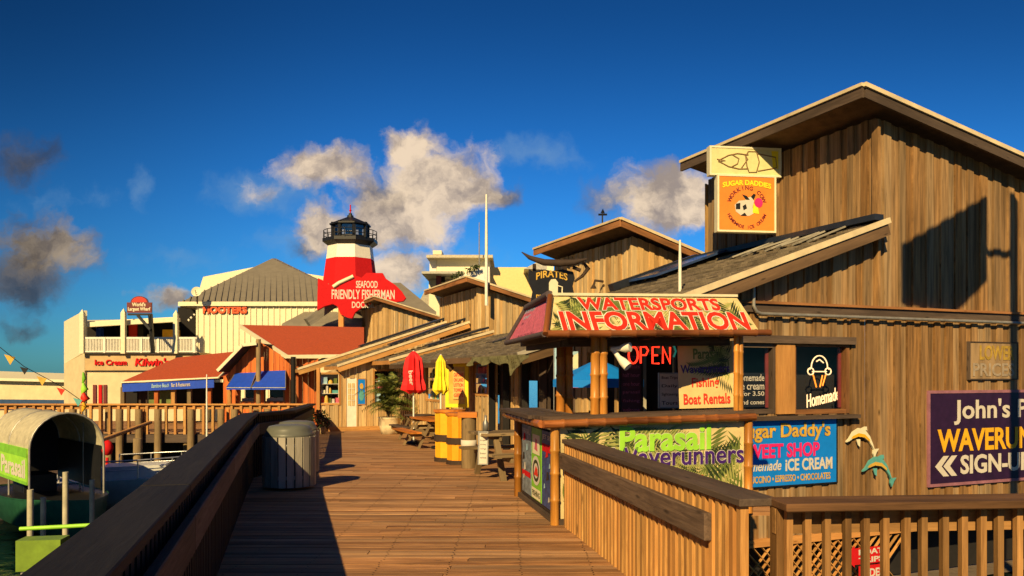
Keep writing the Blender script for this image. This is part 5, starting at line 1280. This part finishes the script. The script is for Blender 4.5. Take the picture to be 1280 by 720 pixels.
# red roof open restaurant
RY = 33.5; r = thing('red_roof_restaurant', P(215, 505, RY), 'open sided restaurant with red hip roof and blue lettered fascia', 'building')
E0, E1, E2, E3 = P(152, 477, RY), P(273, 471, RY-.2), P(297, 439, RY+5), P(221, 447, RY+5)
mb = MB(); E4 = E0+V((0, 8, 0)); E5 = E1+V((2, 8, 0)); mb.add([E0, E1, E2, E3, E5, E4], [(0, 1, 2, 3), (1, 4, 2), (0, 3, 5), (3, 2, 4, 5)]); mb.build('roof', m_redroof, r)
mb = MB(); mb.beam(E0-Z*.03, E1-Z*.03, .06, .06); mb.beam(E1-Z*.03, P(283, 462, RY+1), .06, .06); mb.build('roof_edge', m_cream, r)
mb = MB(); f0, f1 = E0+V((.02, .03, -.07)), P(267, 472.5, RY-.17)+V((0, .03, -.04)); mb.prism([f0-Z*.36, f1-Z*.36, f1, f0], V((0, .05, 0))); mb.build('fascia', m_blue, r)
fr = Fr((f0+f1)/2-Z*.18+V((0, -.01, 0)), f1-f0, Z); text(fr, "Bamboo Beach", -.7, .05, -.07, .09, m_skypic, r, .01, shear=.2); text(fr, "Bar & Restaurant", .15, .95, -.07, .09, m_paper, r, .01)
solid(r, 'back_wall', [P(152, 510, RY+3.5), P(285, 510, RY+3.5), P(285, 478, RY+3.5), P(152, 478, RY+3.5)], V((0, .2, 0)), m_dark)
for i, (x, m_) in enumerate(((170, W_BLACK), (196, W_RED), (217, W_FENCE), (237, W_POST), (262, W_RED), (154, W_POST))):
    mb = MB(); mb.beam(P(x, 508, RY+.2), P(x, 484, RY+.2), .16, .16); mb.build('post', m_, r)
for x0_, x1_, m_ in ((186, 194, m_leafm), (199, 214, m_leafm), (172, 184, m_darkbrown)):
    solid(r, 'roller_blind', [P(x0_, 505, RY+.6), P(x1_, 505, RY+.6), P(x1_, 487, RY+.6), P(x0_, 487, RY+.6)], V((0, .03, 0)), m_)
# orange gable restaurant
GY = 33.6; r = thing('orange_gable_restaurant', P(330, 505, GY), 'orange boarded restaurant with steep red roof and blue window awnings', 'building')
g0 = P(279, 505, GY); gl = lambda px: (px-279)/1000*GY
def gtop(q):
    px = 279+q*1000/GY
    py = 470-(px-283)*(470-427)/37 if px < 320 else (424+(px-320)*(448-424)/38 if px < 358 else 448)
    return 1.65+(468-min(470, py))/1000*GY
gh = [(gl(300), gl(318), zAt(502, P(0, 0, GY)), zAt(484, P(0, 0, GY))), (gl(331), gl(355), zAt(502, P(0, 0, GY)), zAt(484, P(0, 0, GY)))]
plank_wall('wall', P(279, 468, GY)*1-Z*1.65, P(398, 468, GY)-Z*1.65, lambda q: -.6, gtop, W_RED, r, holes=gh, pitch=.13, outward=(0, -1, 0))
for h in gh:
    c_ = (h[0]+h[1])/2; fr = Fr((g0.x+c_, GY-.02, (h[2]+h[3])/2), V((1, 0, 0)), Z); f = border(fr, h[1]-h[0]-.05, h[3]-h[2]-.04, .06, .08, W_POST, r, 'window'); wd = h[1]-h[0]; ht = h[3]-h[2]
    mb = MB(); mb.poly([fr.p(-wd/2, -ht/2, -.03), fr.p(wd/2, -ht/2, -.03), fr.p(wd/2, ht/2, -.03), fr.p(-wd/2, ht/2, -.03)]); mb.build('pane', m_glass, f)
    mb = MB(); mb.prism([fr.p(-wd/2, -ht/2, -.7), fr.p(wd/2, -ht/2, -.7), fr.p(wd/2, ht/2, -.7), fr.p(-wd/2, ht/2, -.7)], V((0, .05, 0))); mb.build('dark_backing', m_dark, f)
    mb = MB()
    for k in range(9): mb.box(fr.p(-wd/2+.08+k*wd/9, -ht/2+.05+random.uniform(0, .06), -.2), .09, .1, .14)
    mb.build('table_settings', m_paper, f)
# main roof: ridge far, eave near
q0, q1, q2, q3 = P(358, 444, GY-.5), P(455, 443, GY+.8), P(455, 409, GY+6), P(300, 406, GY+6)
mb = MB(); nn = (q1-q0).cross(q3-q0).normalized(); mb.prism([p-nn*.12 for p in (q0, q1, q2, q3)], nn*.12); mb.build('roof', m_redroof, r)
mb = MB(); mb.beam(q0-Z*.06, q3-Z*.06, .10, .16); mb.beam(q0-Z*.06+V((0, -.05, 0)), q1-Z*.06+V((0, -.05, 0)), .10, .14); mb.build('roof_edge', m_cream, r)
w0, w1, w2 = P(272, 465, GY-.7), P(303, 433, GY-.7), P(321, 431, GY-.7)
mb = MB(); mb.prism([w0, w1, w1+V((.1, 3, 0)), w0+V((.1, 3, 0))], Z*.08); mb.prism([w1, w2, w2+V((.1, 3, 0)), w1+V((.1, 3, 0))], Z*.08); mb.build('porch_roof', m_darkbrown, r)
mb = MB(); mb.beam(w0+V((0, -.03, .05)), w1+V((0, -.03, .05)), .06, .12); mb.beam(w1+V((0, -.03, .05)), w2+V((0, -.03, .05)), .06, .12); mb.build('porch_edge', m_cream, r)
for x, m_, tp in ((323, W_POST, 424), (366.5, W_BLACK, 446), (287, W_FENCE, 486)):
    mb = MB(); mb.tube([P(x, 506, GY-.55), P(x, tp, GY-.55)], .10, 9); mb.build('post', m_, r)
def awn(x0, x1, xt0, xt1, yt, yb, label):
    a = [P(xt0, yt, GY-.05), P(xt1, yt-1, GY-.05), P(x1, yb, GY-.95), P(x0, yb, GY-.95)]
    t_ = thing('window_awning', P((x0+x1)/2, yb, GY-.5), label, 'awning', 'blue awnings on the orange restaurant')
    mb = MB(); mb.add(a+[a[3]-Z*.1, a[2]-Z*.1, V((a[0].x, a[0].y, a[3].z-.1)), V((a[1].x, a[1].y, a[3].z-.1))], [(0, 1, 2, 3), (3, 2, 5, 4), (0, 3, 4, 6), (1, 7, 5, 2)]); mb.build('canvas', m_blue, t_)
    mb = MB(); mb.tube([a[3]-Z*.02, a[2]-Z*.02], .02, 5); mb.tube([a[0], a[3]], .02, 5); mb.tube([a[1], a[2]], .02, 5); mb.build('frame', m_grey, t_)
awn(283, 313.5, 294, 320.5, 466.5, 484, 'left blue awning on the orange boarded wall'); awn(314.5, 357, 327, 357, 464, 484, 'right wider blue awning on the orange boarded wall')

# far yellow building at left
r = thing('long_yellow_building', P(30, 490, 62), 'long low yellow building on the far left waterfront', 'building')
solid(r, 'wall', [P(-120, 560, 62), P(84, 560, 62), P(84, 478, 62), P(-120, 473, 62)], V((0, 8, 0)), m_tanlight); solid(r, 'roof', [P(-120, 473, 61.5), P(86, 478, 61.5), P(86, 470, 66), P(-120, 463, 66)], V((0, .3, .2)), m_cream); solid(r, 'blue_base', [P(-120, 512, 61.9), P(84, 512, 61.9), P(84, 500, 61.9), P(-120, 498, 61.9)], V((0, .05, 0)), mat('blue_base_paint', (.02, .06, .15), .5))

# ================================================================== marina on the left
mb = MB(); pts = [P(-20, 418, 17), P(30, 458, 17), P(75, 482, 17.6), P(105, 503, 18.5)]; mb.tube(pts, .008, 5)
r = thing('pennant_string', pts[1], 'string of small coloured pennants crossing the far left', 'bunting'); mb.build('cord', m_black, r)
for x, y_, m_, s_ in ((12, 445, m_gold, .12), (30, 460, m_black, .09), (52, 472, m_gold, .11), (76, 486, m_letter, .09), (97, 499, m_teal, .1)):
    c_ = P(x, y_, 17.3); mb = MB(); mb.prism([c_+V((-s_, 0, s_*.3)), c_+V((s_, 0, -.2*s_)), c_+V((.1*s_, 0, -1.6*s_))], V((0, .006, 0))); mb.build('pennant', m_, r)
c_ = P(104, 486, 19); r = thing('wind_spinner', c_, 'green yellow and orange wind spinner at the end of the pennants', 'wind spinner')
for dz_, m_, sx in ((.25, m_green, .08), (0, m_lime, .14), (-.22, m_letter, .18), (-.42, m_yellow, .10)):
    mb = MB(); mb.tube([c_+V((0, 0, dz_+.14)), c_+V((sx*.3, 0, dz_)), c_+V((-sx*.2, 0, dz_-.12))], [.02, sx*.6, .02], 7); mb.build('vane', m_, r)
mb = MB(); mb.tube([c_+Z*.4, c_-Z*2.9], .012, 5); mb.build('pole', m_grey, r)
# white mast
pole('boat_mast', 258.5, 468, 562, 24, .03, m_white, 'thin white mast in front of the far wharf railing', 'mast')
# grey motor boat
def boat(loc, ln_, bw, dp, hullm, deckm, label, name, rz=0, rail=True):
    r = thing(name, (0, 0, 0), label, 'boat', None); mb = MB(); n = 12; rows = []
    for i in range(n+1):
        q = i/n; x = -ln_/2+ln_*q; w_ = bw/2*(1-max(0, (q-.45)/.55)**2.2); sh = dp+.18*q*q
        rows.append([V((x, -w_, sh)), V((x, -w_*.85, .25)), V((x+.0, 0, -.15)), V((x, w_*.85, .25)), V((x, w_, sh))])
    vs = [p for rr in rows for p in rr]; fs = []
    for i in range(n):
        for k in range(4): fs.append((i*5+k, i*5+k+1, (i+1)*5+k+1, (i+1)*5+k))
    fs.append((0, 4, 3, 2, 1)); mb.add(vs, fs, None, None, 0, True); mb.build('hull', hullm, r)
    mb = MB(); mb.add([p for rr in rows for p in (rr[0]-Z*.03, rr[4]-Z*.03)], [(i*2, (i+1)*2, (i+1)*2+1, i*2+1) for i in range(n)]); mb.build('deck', deckm, r)
    if rail:
        mb = MB()
        for sg in (0, 4):
            mb.tube([rows[i][sg]+Z*.5 for i in range(4, n+1)], .022, 6); mb.tube([rows[i][sg]+Z*.25 for i in range(4, n+1)], .015, 6)
            for i in range(4, n+1, 2): mb.tube([rows[i][sg], rows[i][sg]+Z*.5], .018, 6)
        mb.build('bow_rail', m_chrome, r)
        mb = MB(); mb.prism([(-.2*ln_, -bw*.28, dp-.02), (.12*ln_, -bw*.22, dp), (.12*ln_, bw*.22, dp), (-.2*ln_, bw*.28, dp-.02)], Z*.35); mb.build('cabin', deckm, r)
    r.location = loc; r.rotation_euler.z = rz; return r
boat((-10.1, 22.0, -2.0), 5.0, 2.0, .85, m_boat, m_boatcream if False else m_boat, 'grey motor boat with bow rail moored beyond the near railing', 'motor_boat', R(15))
# canopy boat near
r = boat((-10.0-.7*1.0, 18.0+.7*1.0, -2.0), 5.6, 2.0, .85, m_hull, m_black, 'green hulled tour boat with arched cream canopy at the left edge', 'tour_boat', R(-45), rail=False)
o = V(r.location); r['_w'] = tuple(o)
# canopy parts are modelled in the boat's own axes
def loc_mb(): return MB()
r['_w'] = (0, 0, 0)
mb = MB(); n = 14; xs = (-2.4, 1.0); HW = .76; ring = [(HW*math.cos(math.pi*k/n), 2.0+.78*math.sin(math.pi*k/n)) for k in range(n+1)]
ring = [(HW, 1.9)]+ring+[(-HW, 1.9)]; n = len(ring)-1
vs = [V((x, y_, z_)) for x in xs for y_, z_ in ring]; mb.add(vs, [(k, k+1, n+1+k+1, n+1+k) for k in range(n)], None, None, 0, True); mb.build('canopy', m_boatcream, r)
for x in (-2.4, -.7, 1.0):
    mb = MB(); mb.tube([V((x, HW, .8))]+[V((x, y_, z_)) for y_, z_ in ring]+[V((x, -HW, .8))], .025, 6); mb.build('canopy_hoop', m_galv, r)
mb = MB(); mb.add([V((xs[0]+.05, y_*.98, z_)) for y_, z_ in [(HW, 1.15)]+ring+[(-HW, 1.15)]], [tuple(range(n+3))]); mb.build('end_dark_sheet', m_black, r)  # black sheet at the back, darkens the canopy interior by colour
f2 = Fr((-.25, -HW-.03, 1.62), V((1, 0, 0)), Z); panel(f2, 2.3, .80, .03, m_lime, r, 'sign_panel'); shape(f2, [(-1.15, .20), (1.15, .20), (1.15, .40), (-1.15, .40)], m_green, r, 'green_stripe', .003); shape(f2, [(-1.15, -.40), (1.15, -.40), (1.15, -.33), (-1.15, -.33)], m_green, r, 'lower_stripe', .003); text(f2, "Parasail", -1.0, 1.05, -.27, .15, m_paper, r, .03)
mb = MB(); mb.prism([(-2.35, HW-.04, 1.0), (.9, HW-.04, 1.0), (.9, HW-.04, 2.0), (-2.35, HW-.04, 2.0)], V((0, .015, 0))); mb.build('side_dark_sheet', m_black, r)  # black sheet on the far side, stands in for the interior's shade
mb = MB(); mb.box((-1.2, -.1, 1.0), 1.0, .7, .5); mb.build('seat_box', m_black, r)
# mooring pipes
for i, (px, y0, y1, Y, lab) in enumerate(((81, 590, 690, 8.4, 'white mooring pipe just right of the tour boat sign'), (37, 612, 716, 7.8, 'white mooring pipe below the tour boat sign'), (114, 600, 660, 9.6, 'short white mooring pipe nearest the grey boat'), (53, 622, 670, 9.0, 'thin white mooring pipe between two taller ones'))):
    a = P(px, y1, Y); b = P(px+1, y0, Y); mb = MB(); mb.tube([V((a.x, Y, -2.4)), b], .03, 8); tag(mb.build('mooring_pipe', m_boatcream), lab, 'mooring pipe', 'pipes in the marina')
a = P(30, 700, 7.6); fr = Fr(P(54, 690, 7.4), V((1, .15, 0)), Z); r = thing('float_tank', V((fr.o.x, fr.o.y, -2)), 'bright yellow green float box in the lower left corner', 'float')
mb = MB(); mb.beam(fr.p(-.19, -.01, 0), fr.p(.19, -.01, 0), .22, .28); mb.build('tank', mat('lime_tank', (.16, .26, .02), .5), r); mb = MB(); mb.beam(fr.p(-.15, -.18), fr.p(-.15, -2.2), .06, .06); mb.beam(fr.p(.15, -.18), fr.p(.15, -2.2), .06, .06); mb.build('leg', m_galv, r); mb = MB(); mb.tube([fr.p(-.2, .22), fr.p(.52, .24)], .02, 6); mb.build('bar', m_lime, r)
# gangway pole and buoy by the far wharf
mb = MB(); mb.tube([P(122, 552, 22), P(188, 528, 26)], .06, 7); tag(mb.build('boat_hook_pole', W_FENCE), 'pale pole lying slantwise before the far wharf pilings', 'pole')
c_ = P(134, 560, 25); mb = MB(); mb.lathe(c_, [(0, -.24), (.12, -.2), (.18, 0), (.13, .18), (.04, .25), (0, .25)], 14); mb.tube([c_-Z*1.6, c_-Z*.3], .05, 6); tag(mb.build('mooring_buoy', m_red), 'red buoy on the dark water before the wharf', 'buoy')
c_ = P(172, 600, 20); 
for i, (px, Y) in enumerate(((172, 23), (122, 26))):
    b = P(px, 548, Y); mb = MB(); mb.tube([V((b.x, Y, -2.4)), b], .12, 9); tag(mb.build('mooring_pile', W_POST), ('greenish mooring pile between the grey boat and the wharf', 'mooring pile beside the red buoy')[i], 'mooring pile')

# roof on posts added out of view at left to shade the moorings
r = thing('moorings_shade_roof', (-12, 4, -2), 'unseen roof on timber posts added to shade the moorings', 'shade roof')
mb = MB(); mb.prism([(-17, -4, 4.5), (-7.05, -4, 4.5), (-7.05, 8, 4.5), (-17, 8, 4.5)], Z*.15); mb.build('roof', m_greyroof, r)
for x, y_ in ((-16.8, -3.8), (-7.3, -3.8), (-7.3, 7.7), (-16.8, 7.7)):
    mb = MB(); mb.beam((x, y_, -2.4), (x, y_, 4.5), .2, .2); mb.build('post', W_POST, r)

# ================================================================== unseen board on a pole, added and cut to shade the big shop wall
c0 = (ST(sAt(1182, 0), 0, 3.70))-L*7.6
r = thing('wall_shade_board', (c0.x+1.3, c0.y+.2, -2), 'unseen blank board on a pole added to shade the big shop wall', 'sign')
fr = Fr(c0, A, Z); hw = .95
shape(fr, [(-hw*1.12, -.85), (hw*.2, -.95), (hw*1.05, -.35), (hw*1.05, 1.15), (-hw*1.12, .15)][::1], W_OLD, r, 'board', 0, .05)
mb = MB(); mb.beam(fr.p(hw+.80, -c0.z-2, 0), fr.p(hw+.80, 1.2, 0), .14, .14, A); mb.beam(fr.p(hw*.5, .1, -.05), fr.p(hw+.80, .1, -.05), .08, .08); mb.build('post', W_OLD, r)

for o in bpy.data.objects:
    if '_w' in o: del o['_w']
